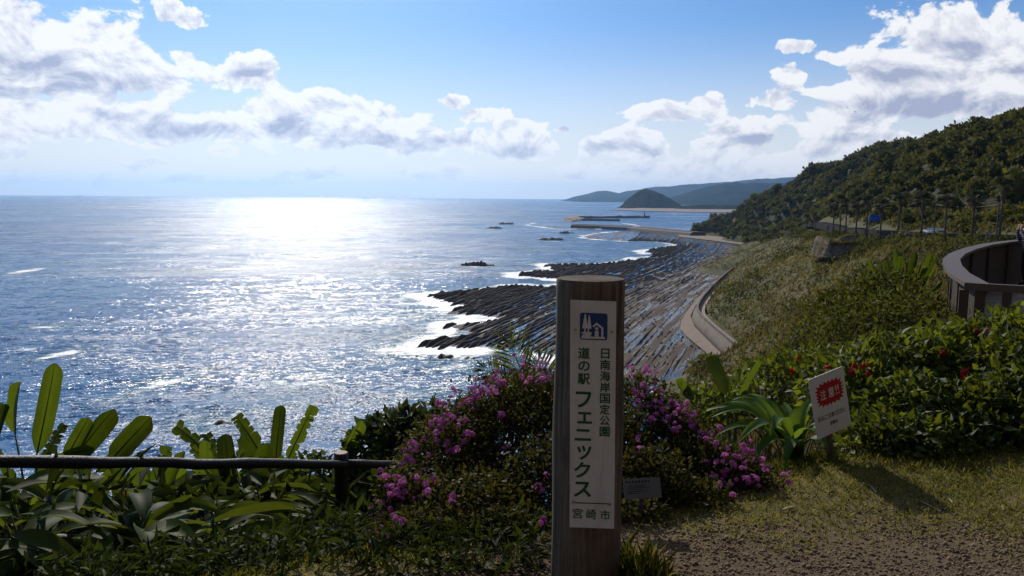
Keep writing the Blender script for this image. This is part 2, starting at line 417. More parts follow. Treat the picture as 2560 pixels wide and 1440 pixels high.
# ------------------------------------------------------------------ reef outlines (photo pixels brought down onto the sea plane)
def pxpoly(l, z=SEA): return np.array([on_z(x, y, z)[:2] for x, y in l])
REEF = pxpoly([(1035,868),(1095,848),(1175,838),(1150,826),(1128,815),(1190,806),(1245,797),(1190,788),(1130,783),(1160,768),(1110,752),(1072,741),(1130,732),
 (1170,728),(1250,718),(1310,714),(1395,718),(1480,707),(1400,698),(1300,690),(1300,684),(1390,677),(1365,661),(1480,662),(1560,655),(1640,640),(1612,628),(1650,620),(1700,612),
 (1640,604),(1560,603),(1480,597),(1455,592),(1500,583),(1560,578),(1640,574),(1720,578),(1800,590),(1900,602),(1935,612),(1890,640),(1810,692),(1745,757),(1725,800),
 (1760,850),(1838,912),(1800,960),(1700,985),(1500,925),(1390,888),(1290,876),(1160,868)])
REEF2 = pxpoly([(1318,563),(1380,549),(1425,541),(1450,546),(1600,564),(1480,573),(1400,572)])
def poly_dist(px, py, poly):
    d = np.full(px.shape, 1e9)
    for i in range(len(poly)):
        a = poly[i]; b = poly[(i + 1) % len(poly)]; ab = b - a; L2 = ab @ ab
        tt = np.clip(((px - a[0]) * ab[0] + (py - a[1]) * ab[1]) / L2, 0, 1)
        d = np.minimum(d, np.hypot(px - a[0] - tt * ab[0], py - a[1] - tt * ab[1]))
    return d
def reef_sd(x, y):
    """signed distance to the reef edge, positive inside, frayed along the strata"""
    s1 = np.where(inpoly(x, y, REEF), 1, -1) * poly_dist(x, y, REEF)
    s2 = np.where(inpoly(x, y, REEF2), 1, -1) * poly_dist(x, y, REEF2)
    return np.maximum(s1, s2)
def theta(Yv): return np.interp(Yv, [150, 330, 460, 620, 1000, 1400], [R(18), R(18.5), R(23), R(20), R(12), R(10)])
_yy = np.arange(120, 1500, 4.0); _xx = np.cumsum(np.tan(theta(_yy)) * 4.0); _xx -= np.interp(300, _yy, _xx)
def strata_v(x, y): return x - np.interp(y, _yy, _xx)          # which bed a point lies on
ISLETS = [  # outline in photo pixels, height m, label
 ([(1003,884),(1040,879),(1062,886),(1030,893)], 1.7, 'small low dark rock off the near tip of the reef'),
 ([(1068,890),(1110,880),(1160,885),(1195,894),(1100,898)], 2.0, 'long jagged dark rock in the surf just in front of the reef tip'),
 ([(1143,655),(1185,650),(1238,655),(1228,665),(1170,665)], 3.0, 'slanting dark rock slab in foam out beyond the log post'),
 ([(1086,680),(1098,674),(1108,682),(1095,684)], 2.2, 'small pointed rock left of the slanting slab, alone in the water'),
 ([(1040,689),(1046,686),(1050,691)], 1.2, 'tiniest dot of rock left of the small pointed rock'),
 ([(1343,594),(1380,588),(1412,592),(1400,600),(1360,598)], 3.6, 'low dark rock before the far reef, broken in two humps'),
 ([(1396,580),(1420,573),(1436,580),(1415,583)], 3.2, 'dark rock close to the near end of the harbour wall'),
 ([(1245,556),(1262,552),(1287,555),(1270,560)], 2.6, 'far skerry at sea, upper of the two left of the far reef'),
 ([(1214,567),(1240,562),(1258,566),(1240,571)], 2.6, 'far skerry at sea, lower of the two left of the far reef'),
 ([(766,749),(780,746),(791,750),(776,752)], 1.3, 'little rock awash in the glare, left of the flat rock'),
 ([(838,735),(858,728),(877,734),(860,739)], 1.8, 'flat dark rock standing alone in the sun glare'),
 ([(802,743),(812,741),(818,744),(808,746)], 0.9, 'tiny rock between two others in the sun glare'),
 ([(742,957),(752,949),(760,955),(750,959)], 1.0, 'tiny dark rock near the shore, left of its twin'),
 ([(798,954),(808,947),(817,952),(806,956)], 1.0, 'tiny dark rock near the shore, right of its twin'),
 ([(530,1060),(556,1048),(588,1044),(570,1060)], 0.6, 'rock barely awash in the sea behind the tall leaves'),
 ([(1320,627),(1328,623),(1334,627)], 1.6, 'single small rock in calm blue water left of the bay'),
 ([(1560,606),(1568,603),(1574,606)], 1.8, 'little rock at the far edge of the bay ridges'),
]
m_rock, t = new_mat('wet reef rock'); pos = geo_pos(t)
nA = noise(t, pos, 0.22, 5, 0.6); nB = noise(t, pos, 2.5, 5, 0.65)
c = mixc(t, mapr(t, nA, 0.35, 0.65), (0.030, 0.019, 0.013), (0.105, 0.070, 0.048))
c = mixc(t, mapr(t, nB, 0.55, 0.75), c, (0.045, 0.036, 0.026))
hgt = nd(t, 'ShaderNodeSeparateXYZ', {0: pos}).outputs[2]
c = mixc(t, mapr(t, hgt, SEA + 0.25, SEA + 1.0, 0.75, 0.0), c, (0.03, 0.026, 0.022))      # dark weed below the tide mark
p = princ(t, col=c, rough=0.75, spec=0.2); t.links.new(bump(t, nB, 0.9, 0.25), p.inputs['Normal']); finish(t, p.outputs[0])

# islets: each a rock of its own
def ridged_rock(poly, h, seed):
    r = np.random.default_rng(seed); c = poly.mean(0)
    x0, y0 = poly.min(0) - 3; x1, y1 = poly.max(0) + 3
    nx = int(np.clip((x1 - x0) / 0.4, 20, 70)); ny = int(np.clip((y1 - y0) / 0.6, 16, 50))
    X, Y, F_ = grid_mesh(np.linspace(x0, x1, nx), np.linspace(y0, y1, ny))
    sd_ = np.where(inpoly(X, Y, poly), 1, -1) * poly_dist(X, Y, poly)
    v = strata_v(X, Y) / 2.6 + r.random() * 9; saw = v - np.floor(v)
    z = (0.30 + 0.7 * np.where(saw < 0.75, saw / 0.75, (1 - saw) / 0.25)) * h
    prof = sstep(-1.5, 2.5, sd_ + 2.5 * fbm(X / 3, Y / 5)) * (0.7 + 0.6 * fbm(X / 4 + seed, Y / 8))
    Z = SEA - 1.0 + (z + 1.0) * np.clip(prof, 0, 1.3)
    return np.stack([X, Y, Z], -1).reshape(-1, 3), F_
islet_poly = []
for i, (pl, h, lab) in enumerate(ISLETS):
    q = np.array(pl, float); yb = q[:, 1].max(); xa, xb = q[:, 0].min(), q[:, 0].max(); a = sea_pt(xa, yb); b = sea_pt(xb, yb); wd = b[0] - a[0]; dp_ = max(0.32 * wd, 1.5)
    h = 0.85 * (yb - q[:, 1].min()) / FPX * a[1]                  # what stands above the water line is height, not depth
    poly = np.array([(a[0], a[1] + dp_ * 0.5), (a[0] + wd * 0.25, a[1]), (a[0] + wd * 0.8, a[1]), (b[0], a[1] + dp_ * 0.4), (b[0] - wd * 0.1, a[1] + dp_), (a[0] + wd * 0.3, a[1] + dp_ * 1.1)]); islet_poly.append(poly); cc = poly.mean(0)
    V, F2 = ridged_rock(poly, h, 40 + i)
    tag(obj('rock_islet', V, F2, m_rock, org=(cc[0], cc[1], SEA)), lab, 'rock', 'rocks standing in the sea off the reef')

# reef platform
xs = seg(-40, 300, 2.0); ys = seg(190, 640, 2.2) + seg(640, 1320, 5.0)
X, Y, F_ = grid_mesh(xs, ys)
sd_ = reef_sd(X, Y); v = strata_v(X, Y)
fray = sd_ + 6 * fbm(v / 5.0, Y / 40) + 3 * fbm(X / 5, Y / 9)
wallx = np.interp(Y, SHORE[:, 1], SHORE[:, 0])
shore_rise = sstep(60, 2, wallx - X)
Z = SEA - 1.3 + 1.3 * sstep(-8, 2, fray) + 0.05 + 0.40 * shore_rise + 0.38 * fbm(v / 3.0, Y / 26) + 0.18 * fbm(X / 2.5, Y / 5) - 0.10 * sstep(0, 30, sd_) * (1 - shore_rise)
keep = (sd_ > -22).ravel(); used = keep[F_].any(1)
F_ = F_[used]; idx = np.unique(F_); remap = np.zeros(X.size, int); remap[idx] = np.arange(len(idx))
m_plat, t = new_mat('reef platform rock and pools'); pos = geo_pos(t)
mp = nd(t, 'ShaderNodeMapping', {'Vector': pos, 'Rotation': (0, 0, R(21))})
nA = noise(t, vmul(t, mp.outputs[0], (1.0, 0.05, 1.0)), 0.42, 5, 0.62); nB = noise(t, pos, 1.2, 6, 0.7); nL = noise(t, pos, 0.025, 3, 0.5)
c = mixc(t, mapr(t, nA, 0.35, 0.65), (0.045, 0.030, 0.021), (0.125, 0.086, 0.060)); c = mixc(t, mapr(t, nB, 0.55, 0.8), c, (0.05, 0.04, 0.03))
pool = mth(t, 'MULTIPLY', mapr(t, nA, 0.50, 0.56), mapr(t, nL, 0.36, 0.50))
pool = mth(t, 'MULTIPLY', pool, mapr(t, nB, 0.62, 0.5))
pool = mth(t, 'MULTIPLY', pool, 1.0, clamp=True)
c = mixc(t, pool, c, (0.02, 0.028, 0.03))
ro = mapr(t, pool, 0, 1, 0.8, 0.07)
p = princ(t, col=c, rough=ro, spec=mapr(t, pool, 0, 1, 0.15, 0.5), ior=1.4)
hN = mth(t, 'MULTIPLY', nB, mth(t, 'SUBTRACT', 1.0, pool))
t.links.new(bump(t, hN, 0.9, 0.35), p.inputs['Normal']); finish(t, p.outputs[0])
reef = obj('reef', np.stack([X, Y, Z], -1).reshape(-1, 3)[idx], remap[F_], m_plat, smooth=True)
tag(reef, 'wave-cut rock shelf of parallel washboard ridges below the cliff', 'reef', kind='structure')

# ridges: tilted beds of hard rock, broken along their length; each its own piece
ridges = []
vlist = []; v0 = -75.0
while v0 < 190: vlist.append(v0); v0 += rng.uniform(1.5, 2.9)
for v0 in vlist:
    Yc = np.arange(190, 1300, 3.0); Xc = np.interp(Yc, _yy, _xx) + v0 + 0.8 * fbm(Yc / 40, np.full_like(Yc, v0 * 3.1))
    sdv = reef_sd(Xc, Yc)
    gap = fbm(Yc / 16 + v0 * 1.7, np.full_like(Yc, v0))
    wx = np.interp(Yc, SHORE[:, 1], SHORE[:, 0])
    ok = (sdv + 7 * fbm(Yc / 35, np.full_like(Yc, v0 * 2.3)) > -1.0) & (gap > -0.52) & ((wx - Xc > 7 + 5 * fbm(Yc / 20, Yc * 0 + v0)) | (Yc > 800))
    i = 0
    while i < len(Yc):
        if not ok[i]: i += 1; continue
        j = i
        while j + 1 < len(Yc) and ok[j + 1] and (j - i) < 60: j += 1
        if j - i >= 2: ridges.append((v0, Xc[i:j + 1], Yc[i:j + 1], sdv[i:j + 1], wx[i:j + 1]))
        i = j + 2 if rng.random() < 0.7 else j + 1
def ridge_mesh(v0, xc, yc, sdv, wx):
    n = len(xc); tt = np.linspace(0, 1, n); r = rng
    edge = np.clip(1.0 - sdv / 70.0, 0.0, 1)                      # highest on the seaward rim
    h = (0.62 + 0.95 * edge * sstep(40, 110, wx - xc) ) * (0.8 + 0.9 * fbm(yc / 7, yc * 0 + v0 * 5)) * r.uniform(0.8, 1.2)
    h = np.clip(h, 0.35, 2.4)
    taper = np.minimum(1, np.minimum(tt, 1 - tt) * (n - 1) / 1.2 + 0.25)
    w = r.uniform(0.5, 0.85) * (0.8 + 0.6 * fbm(yc / 9 + 5, yc * 0 + v0))
    z0 = SEA - 0.7
    tx = np.gradient(xc); ty = np.gradient(yc); l = np.hypot(tx, ty); nx, ny = ty / l, -tx / l
    def row(off, z): return np.stack([xc + nx * off, yc + ny * off, z], 1)
    zj = 0.12 * r.normal(size=n)
    rows = [row(-w * 1.1, np.full(n, z0)), row(-w * 0.75 * taper, SEA + 0.5 * h * taper + zj), row(-w * 0.25, SEA + h * taper + zj), row(w * 0.15, SEA + h * 0.93 * taper + zj), row(w * 1.6, np.full(n, z0))]
    V = np.concatenate(rows); F2 = []
    for a in range(4):
        for k in range(n - 1): F2.append((a * n + k, a * n + k + 1, (a + 1) * n + k + 1, (a + 1) * n + k))
    for k in (0, n - 1): F2.append(tuple(a * n + k for a in range(5)))
    return V, F2
def ridge_px(r_): return (len(r_[1]) * 3.0) * 2000 / r_[2].mean() ** 1.5
ridges.sort(key=ridge_px, reverse=True)
rest = []
for i, r_ in enumerate(ridges):
    V, F2 = ridge_mesh(*r_)
    if i < 300: obj('ridge', V, F2, m_rock, reef)
    else: rest.append((V, F2))
if rest:
    V, F2 = merge(rest); tag(obj('small_ridges', V, F2, m_rock, reef), 'smaller and farther washboard ridges', kind='stuff')
# loose boulders along the shoreward side
bx = []
for i in range(420):
    Yb = rng.uniform(215, 640); Xb = np.interp(Yb, SHORE[:, 1], SHORE[:, 0]) - abs(rng.normal()) * 16 - 3
    if reef_sd(np.array([Xb]), np.array([Yb]))[0] > 1: bx.append((Xb, Yb, SEA + 0.35))
bx = np.array(bx); ICO = np.array([[0,0,1],[.9,0,.45],[.28,.85,.45],[-.72,.53,.45],[-.72,-.53,.45],[.28,-.85,.45],[.72,.53,-.45],[-.28,.85,-.45],[-.9,0,-.45],[-.28,-.85,-.45],[.72,-.53,-.45],[0,0,-1]])
ICF = np.array([[0,1,2],[0,2,3],[0,3,4],[0,4,5],[0,5,1],[1,6,2],[2,7,3],[3,8,4],[4,9,5],[5,10,1],[2,6,7],[3,7,8],[4,8,9],[5,9,10],[1,10,6],[11,7,6],[11,8,7],[11,9,8],[11,10,9],[11,6,10]])
V, F2 = swarm(ICO, ICF, frames(rdir(len(bx))), bx, rng.uniform(0.15, 0.6, (len(bx), 3)))
tag(obj('boulders', V, F2, m_rock, reef), 'loose boulders strewn along the shoreward side', kind='stuff')

# ------------------------------------------------------------------ sea
ys = grow(60, 30, 4, 1.0) + [-400, -150, 0] + seg(64, 700, 2.6) + seg(700, 1500, 6) + grow(1500, 25000, 10, 1.06)
xs = grow(-330, -25000, 5, 1.12)[1:] + seg(-330, 300, 3.0) + grow(300, 25000, 5, 1.12)
xs = sorted(set(xs)); ys = sorted(set(ys))
X, Y, F_ = grid_mesh(xs, ys)
foam = np.zeros(X.shape)
near = (Y > 150) & (Y < 1500) & (X > -200) & (X < 330)
xn, yn = X[near], Y[near]
sdr = reef_sd(xn, yn)
f_ = np.exp(-((sdr + 3) / 11.0) ** 2) * (0.72 + 0.5 * fbm(xn / 18, yn / 30)) * (sdr < 6) + 0.32 * np.exp(-np.clip(-sdr, 0, None) / 34) * (sdr < 0)
wx = np.interp(yn, SHORE[:, 1], SHORE[:, 0])
f_ *= np.where((wx - xn < 45) & (yn > 420), 0.55, 1.0)
for poly in islet_poly:
    d = poly_dist(xn, yn, poly) * np.where(inpoly(xn, yn, poly), -1, 1)
    f_ = np.maximum(f_, (0.70 + 0.7 * fbm(xn / 7, yn / 16)) * np.exp(-np.clip(d + 1, 0, None) / (5.0 + 0.006 * poly[:, 1].mean())))
    f_ = np.maximum(f_, 0.42 * np.exp(-np.clip(d, 0, None) / 20.0))
f_ *= np.clip(1.0 + 0.9 * fbm(xn / 13 + 40, yn / 20), 0.2, 1.3) * np.interp(yn, [600, 900], [1, 0.78])
foam[near] = f_
# breaker lines and slicks of foam seen in the photograph: (x0,y0,x1,y1, half width m, strength)
STREAKS = [(60,905,230,870,3.0,.85),(290,1000,500,930,3.5,.85),(430,960,530,920,3.0,.7),(50,822,190,812,2.2,.8),(0,690,130,665,3.5,.8),(130,665,330,650,4,.55),(545,875,590,873,1.6,.8),
 (350,622,640,615,5,.6),(640,615,860,608,5,.6),(420,680,800,662,9,.7),(560,655,780,660,8,.7),(0,555,400,552,7,.5),(880,690,1060,668,5,.6),(900,745,1130,720,5,.6),(940,800,1100,776,5,.6),(980,850,1120,826,5,.7),
 (900,1010,1180,965,3.5,.6),(1040,930,1230,900,4,.75),(1120,940,1260,915,3,.6),(390,1080,560,1040,2.5,.55),(560,1060,760,1000,2.5,.5),(640,1040,860,985,2.5,.5),(1220,640,1320,655,3.5,.5),(1300,628,1400,618,3,.5),
 (1330,600,1440,606,4,.6),(1240,572,1330,575,5,.5),(1290,655,1360,668,3,.7),(1200,585,1330,596,5,.4),(620,720,840,745,6,.5),(770,755,900,745,4,.6),(700,958,840,948,3,.6)]
for (x0, y0, x1, y1, hw, st) in STREAKS:
    a = sea_pt(x0, y0)[:2]; b = sea_pt(x1, y1)[:2]; ab = b - a; L2 = ab @ ab
    lo = np.minimum(a, b) - 60; hi = np.maximum(a, b) + 60
    mk = (X > lo[0]) & (X < hi[0]) & (Y > lo[1]) & (Y < hi[1]); xn, yn = X[mk], Y[mk]
    wig = 5 * fbm(xn / 14, yn / 14)
    tt = np.clip(((xn - a[0]) * ab[0] + (yn - a[1]) * ab[1]) / L2, 0, 1)
    d = np.hypot(xn - a[0] - tt * ab[0], yn - a[1] - tt * ab[1]) + wig
    hw2 = hw * 1.7
    foam[mk] = np.maximum(foam[mk], 1.12 * st * np.exp(-(d / hw2) ** 2) * (0.35 + 0.65 * np.sin(math.pi * np.clip(tt, 0.03, 0.97))))
depthless = np.zeros(X.shape)
m_sea, t = new_mat('sea water'); pos = geo_pos(t)
fo = nd(t, 'ShaderNodeAttribute', attribute_name='foam').outputs['Fac']
# wave slopes taken straight from noise, so that far water keeps its roughness
mpa = vmul(t, nd(t, 'ShaderNodeMapping', {'Vector': pos, 'Rotation': (0, 0, R(-12))}).outputs[0], (0.55, 1.0, 1.0))
sA = noise(t, mpa, 0.10, 2, 0.5, out=1); sB = noise(t, mpa, 0.62, 3, 0.6, out=1); sC = noise(t, mpa, 3.2, 2, 0.6, out=1)
patch = noise(t, vmul(t, nd(t, 'ShaderNodeMapping', {'Vector': pos, 'Rotation': (0, 0, R(-16))}).outputs[0], (0.22, 1.0, 1.0)), 0.013, 4, 0.55)
gain = mapr(t, patch, 0.38, 0.62, 0.7, 1.25)
def cen(v, s_): return vmul(t, vadd(t, v, (-0.5, -0.5, -0.5)), s_)
sl = vadd(t, vadd(t, cen(sA, (0.6, 0.7, 0)), cen(sB, (1.7, 1.8, 0))), cen(sC, (1.8, 1.9, 0)))
sl = nd(t, 'ShaderNodeVectorMath', {0: sl, 3: gain}, operation='SCALE').outputs[0]
nrm = nd(t, 'ShaderNodeVectorMath', {0: vadd(t, sl, (0, 0, 1))}, operation='NORMALIZE').outputs[0]
shal = noise(t, pos, 0.006, 3, 0.5)
wc = mixc(t, mapr(t, shal, 0.4, 0.62), (0.003, 0.088, 0.250), (0.005, 0.120, 0.285))
wc = mixc(t, mapr(t, fo, 0.05, 0.5, 0, 0.55), wc, (0.03, 0.13, 0.17))       # aerated water round the surf
p = princ(t, col=wc, rough=mapr(t, patch, 0.42, 0.60, 0.16, 0.35), spec=0.5, ior=1.15, normal=nrm)
nF = noise(t, mpa, 0.16, 7, 0.70, 0.6); nF2 = noise(t, pos, 1.9, 4, 0.7)
nsum = mth(t, 'ADD', mth(t, 'MULTIPLY', nF, 0.7), mth(t, 'MULTIPLY', nF2, 0.3))
fm = mapr(t, mth(t, 'ADD', mth(t, 'MULTIPLY_ADD', fo, 0.62, -0.87), nsum), 0.02, 0.16)
# few white caps out at sea
cap = mapr(t, mth(t, 'ADD', noise(t, mpa, 0.05, 3, 0.6), mth(t, 'MULTIPLY', nF, 0.55)), 0.97, 1.04, 0, 0.5)
fm = mth(t, 'MAXIMUM', fm, cap)
fsh = princ(t, col=(0.86, 0.88, 0.90), rough=0.55, spec=0.5, normal=nrm)
finish(t, nd(t, 'ShaderNodeMixShader', {0: fm, 1: p.outputs[0], 2: fsh.outputs[0]}).outputs[0])
zz = np.full(X.shape, SEA)
tag(obj('sea', np.stack([X, Y, zz], -1).reshape(-1, 3), F_, m_sea, smooth=True, attrs={'foam': foam.ravel()}), 'blue sea with sun glitter and surf', 'sea', kind='structure')

# ------------------------------------------------------------------ beach, seawall
m_sand = simple('pale sand and shingle', (0.20, 0.145, 0.105), 0.9, 0.35, 0.35)
sp_ = pxpoly([(1690,583),(1760,588),(1850,596),(1905,602),(1942,614),(1908,628),(1885,622),(1850,611),(1780,601),(1700,592)], SEA + 0.9)
V = [(x, y, SEA + 0.95) for x, y in sp_]
cen_ = sp_.mean(0)
tag(obj('beach', [(cen_[0], cen_[1], SEA + 1.1)] + V, [(0, i + 1, (i + 1) % len(V) + 1) for i in range(len(V))], m_sand), 'pale sandy strip curving round the head of the bay', 'beach', kind='structure')
sp_ = pxpoly([(1860,935),(1832,908),(1785,866),(1738,818),(1726,790),(1738,766),(1768,730),(1760,728),(1728,764),(1704,800),(1700,822),(1718,842),(1764,880),(1795,915),(1820,945)], SEA + 0.7)
o_ = len(sp_) // 2
V = np.array([(x, y, SEA + 0.72) for x, y in sp_]); n = len(V)
Fq = [(i, i + 1, n - 2 - i, n - 1 - i) for i in range(n // 2)]
tag(obj('shingle_bank', V, Fq, m_sand), 'sandy bank at the foot of the curved sea wall', 'beach', kind='structure')

WALL = [(1870,940),(1838,910),(1788,864),(1740,818),(1728,800),(1729,785),(1743,761),(1776,725),(1809,694),(1850,665)]
wp = pxpoly(WALL, SEA + 0.7)
tq = np.linspace(0, len(wp) - 1, 46); wpx = np.stack([np.interp(tq, np.arange(len(wp)), wp[:, 0]), np.interp(tq, np.arange(len(wp)), wp[:, 1])], 1)
for _ in range(3): wpx[1:-1] = (wpx[:-2] + 2 * wpx[1:-1] + wpx[2:]) / 4
tg = np.gradient(wpx, axis=0); tg = unit(tg); nrm2 = np.stack([tg[:, 1], -tg[:, 0]], 1)     # landward
def wrow(off, z): return np.concatenate([wpx + nrm2 * off, np.full((len(wpx), 1), z)], 1)
def loft(rows, closed=False):
    V = np.concatenate(rows); n = len(rows[0]); F2 = []
    m_ = len(rows); rr = range(m_ if closed else m_ - 1)
    for a in rr:
        b = (a + 1) % m_
        for k in range(n - 1): F2.append((a * n + k, a * n + k + 1, b * n + k + 1, b * n + k))
    if closed: F2.append(tuple(a * n for a in range(m_))); F2.append(tuple(a * n + n - 1 for a in range(m_))[::-1])
    return V, F2
m_conc = simple('weathered sea wall concrete', (0.17, 0.145, 0.118), 0.9, 0.55, 0.35, 0.3, spec=0.1)
wall = thing('sea_wall', 'curved concrete sea wall between the reef and the grassy slope', 'sea wall', (wpx[20][0], wpx[20][1], SEA))
V, F2 = loft([wrow(0, SEA - 1), wrow(0.5, SEA + 1.6), wrow(2.0, SEA + 4.2), wrow(2.1, SEA + 4.2), wrow(3.2, SEA - 1)], True); obj('wall_face', V, F2, m_conc, wall, True)
V, F2 = loft([wrow(1.85, SEA + 4.204), wrow(1.85, SEA + 4.75), wrow(2.6, SEA + 4.75), wrow(2.6, SEA + 4.204)], True); obj('parapet', V, F2, m_conc, wall)
V, F2 = loft([wrow(2.61, SEA + 3.1), wrow(5.0, SEA + 3.3), wrow(5.2, SEA - 0.5), wrow(2.9, SEA - 0.5)], True); obj('walkway', V, F2, simple('pale walkway concrete', (0.24, 0.19, 0.145), 0.9, 0.3, 0.8), wall)

# ------------------------------------------------------------------ harbour far behind the reef
m_dark = simple('dark harbour concrete', (0.085, 0.075, 0.07), 0.85, 0.4, 0.3)
m_brown = simple('brown quay top', (0.13, 0.085, 0.06), 0.95, 0.3, 0.05, spec=0.1)
def wallrun(name, pix, h, w, mat, label, cat, top=None, rough=0.0, grp=None):
    pp = np.array([sea_pt(x, y) for x, y in pix]); n0 = 30
    tq = np.linspace(0, len(pp) - 1, n0); q = np.stack([np.interp(tq, np.arange(len(pp)), pp[:, i]) for i in (0, 1)], 1)
    tg = unit(np.gradient(q, axis=0)); nn = np.stack([-tg[:, 1], tg[:, 0]], 1)
    if nn[:, 1].mean() < 0: nn = -nn
    j = lambda: 1 + rough * rng.normal(size=(n0, 1))
    rw = lambda o, z: np.concatenate([q + nn * o * j(), SEA + np.full((n0, 1), z) * (j() if z > 0 else 1)], 1)
    root = thing(name, label, cat, (q[n0 // 2][0], q[n0 // 2][1], SEA), grp)
    V, F2 = loft([rw(0, -1.5), rw(0.1 * w, h * 0.7), rw(0.2 * w, h), rw(0.8 * w, h), rw(w, -1.5)], True)
    obj('wall', V, F2, mat, root)
    if top:
        V, F2 = loft([rw(0.25 * w, h + 0.15), rw(0.25 * w, h + 0.35), rw(0.75 * w, h + 0.35), rw(0.75 * w, h + 0.15)], True); obj('deck_surface', V, F2, top, root)
    return root
wallrun('harbour_wall', [(1425,569),(1500,572),(1570,576),(1640,583),(1722,591)], 5.2, 26, m_dark, 'long dark harbour wall joining the reef to the headland', 'harbour wall', m_brown)
wallrun('breakwater', [(1418,552),(1450,551.5),(1500,552),(1545,553)], 4.0, 12, m_dark, 'shorter inner breakwater, squared off at its right end', 'breakwater', rough=0.02)
wallrun('breakwater', [(1462,546.5),(1500,545.5),(1560,545.5),(1626,545)], 5.0, 18, m_dark, 'longer outer breakwater of rubble carrying the little lighthouse', 'breakwater', rough=0.10)
for (pl, h, lab) in [([(1405,552),(1420,543),(1450,543),(1462,551),(1430,555)], 6.0, 'rocky hump at the root of the breakwaters')]:
    poly = pxpoly(pl); V, F2 = ridged_rock(poly, h, 99); tag(obj('rock_headland', V, F2, m_rock, org=(poly[:, 0].mean(), poly[:, 1].mean(), SEA)), lab, 'rock')
# lighthouse
b0 = sea_pt(1611, 545.0); b0[2] = SEA + 4.6
Vl = lambda prof, n=10, c=b0: tube([(c[0], c[1], c[2] + z) for r_, z in prof], [r_ for r_, z in prof], n)
lh = thing('lighthouse', 'small dark red lighthouse on the outer breakwater', 'lighthouse', tuple(b0))
V, F2 = Vl([(2.6, -1.2), (2.6, 1.5), (1.6, 1.6), (1.3, 7.0)]); obj('tower', V, F2, simple('faded red paint', (0.16, 0.055, 0.05), 0.6), lh)
V, F2 = Vl([(1.9, 7.0), (1.9, 7.5)]); obj('gallery', V, F2, m_dark, lh)
V, F2 = Vl([(0.9, 7.5), (0.9, 9.2), (1.1, 9.25), (0.2, 10.2)]); obj('lantern_room', V, F2, simple('lantern glass and frame', (0.10, 0.07, 0.07), 0.3), lh)

# island, low shore, mountains
def hill_mesh(prof_px, Yd, depth, ybase, nz, seed, sub=70, rows=14, skew=0.35):
    pr = np.array([at_y(x, y, Yd) for x, y in prof_px]); xq = np.linspace(pr[0, 0], pr[-1, 0], sub); hz = np.interp(xq, pr[:, 0], pr[:, 2])
    T = np.linspace(-1, 1, rows * 2 + 1); V = []
    for tt in T:
        fall = 1 - abs(tt) ** 1.15
        sp = fbm(xq / (nz * 1.6) + seed, np.full_like(xq, tt * 2.3 + seed), 4)
        ridge = 1 + 0.75 * sp * (abs(tt) > 0.01) * (1 - abs(tt)) * 2
        z = ybase + (hz - ybase) * np.clip(fall * ridge, 0, 1.0 if abs(tt) < 0.01 else 0.985)
        if abs(tt) < 0.01: z = hz + (hz - ybase) * 0.02 * fbm(xq / (nz * 0.12), xq * 0 + seed)
        V.append(np.stack([xq + depth * 0.05 * sp, np.full_like(xq, Yd) + tt * depth, z], 1))
    return loft(V)
def wood_mat(name, a, b, sc):
    m, t = new_mat(name); pos = geo_pos(t); nz = noise(t, pos, sc, 6, 0.7)
    p = princ(t, col=mixc(t, mapr(t, nz, 0.35, 0.65), a, b), rough=1.0, spec=0.0); t.links.new(bump(t, nz, 1.0, 0.6 / sc), p.inputs['Normal']); finish(t, p.outputs[0]); return m
m_isl = wood_mat('island woodland', (0.014, 0.020, 0.010), (0.050, 0.048, 0.020), 0.06)
m_mtn = wood_mat('mountain forest', (0.012, 0.020, 0.013), (0.032, 0.040, 0.020), 0.006)
V, F2 = hill_mesh([(1546,522),(1556,512),(1568,498),(1585,485),(1600,476),(1613,472),(1628,474),(1645,481),(1662,490),(1680,500),(1692,508),(1704,519)], 3900, 170, SEA - 2, 60, 3, 80, 12)
tag(obj('island', V, F2, m_isl, smooth=True), 'steep wooded hump of an island beyond the harbour', 'island', kind='structure')
flat = [on_z(x, y, SEA + 1.5) for x, y in [(1520,524),(1600,527),(1700,529.5),(1810,531),(1880,532),(1880,520),(1760,518),(1640,519),(1560,521)]]
tag(obj('far_beach', flat, [tuple(range(9))], m_sand), 'far pale beach at the foot of the island', 'beach', kind='structure')
V, F2 = hill_mesh([(1690,522),(1702,514),(1730,513),(1760,511),(1800,513),(1830,512),(1900,512),(1960,511)], 3600, 120, SEA, 25, 8, 60, 4)
tag(obj('low_shore', V, F2, m_isl, smooth=True), 'low wooded shore between the island and the hillside', 'shore', kind='structure')
V, F2 = hill_mesh([(1640,508),(1680,500),(1715,487),(1740,480),(1770,470),(1800,462),(1835,455),(1862,459),(1890,456),(1930,459),(1980,456),(2040,446),(2120,440),(2220,450)], 7000, 1500, SEA - 5, 500, 5, 130, 18)
tag(obj('mountains', V, F2, m_mtn, smooth=True), 'nearer blue mountain spur behind the island', 'mountain', kind='structure')
V, F2 = hill_mesh([(1418,499),(1432,493.5),(1450,489),(1470,485),(1490,478.5),(1510,476),(1525,479),(1545,484),(1570,477),(1600,473),(1620,469),(1640,466.5),(1665,467),(1690,464),(1722,460),(1745,462),(1770,457),(1800,455),(1830,457),(1860,450),(1885,447),(1910,449),(1950,444),(2000,441),(2060,432),(2160,428),(2300,440)], 11500, 2300, SEA - 5, 700, 11, 190, 18)
tag(obj('mountains', V, F2, m_mtn, smooth=True), 'farthest blue mountain range running out to a cape', 'mountain', kind='structure')
m_pyl = simple('pylon steel', (0.2, 0.2, 0.21), 0.6)
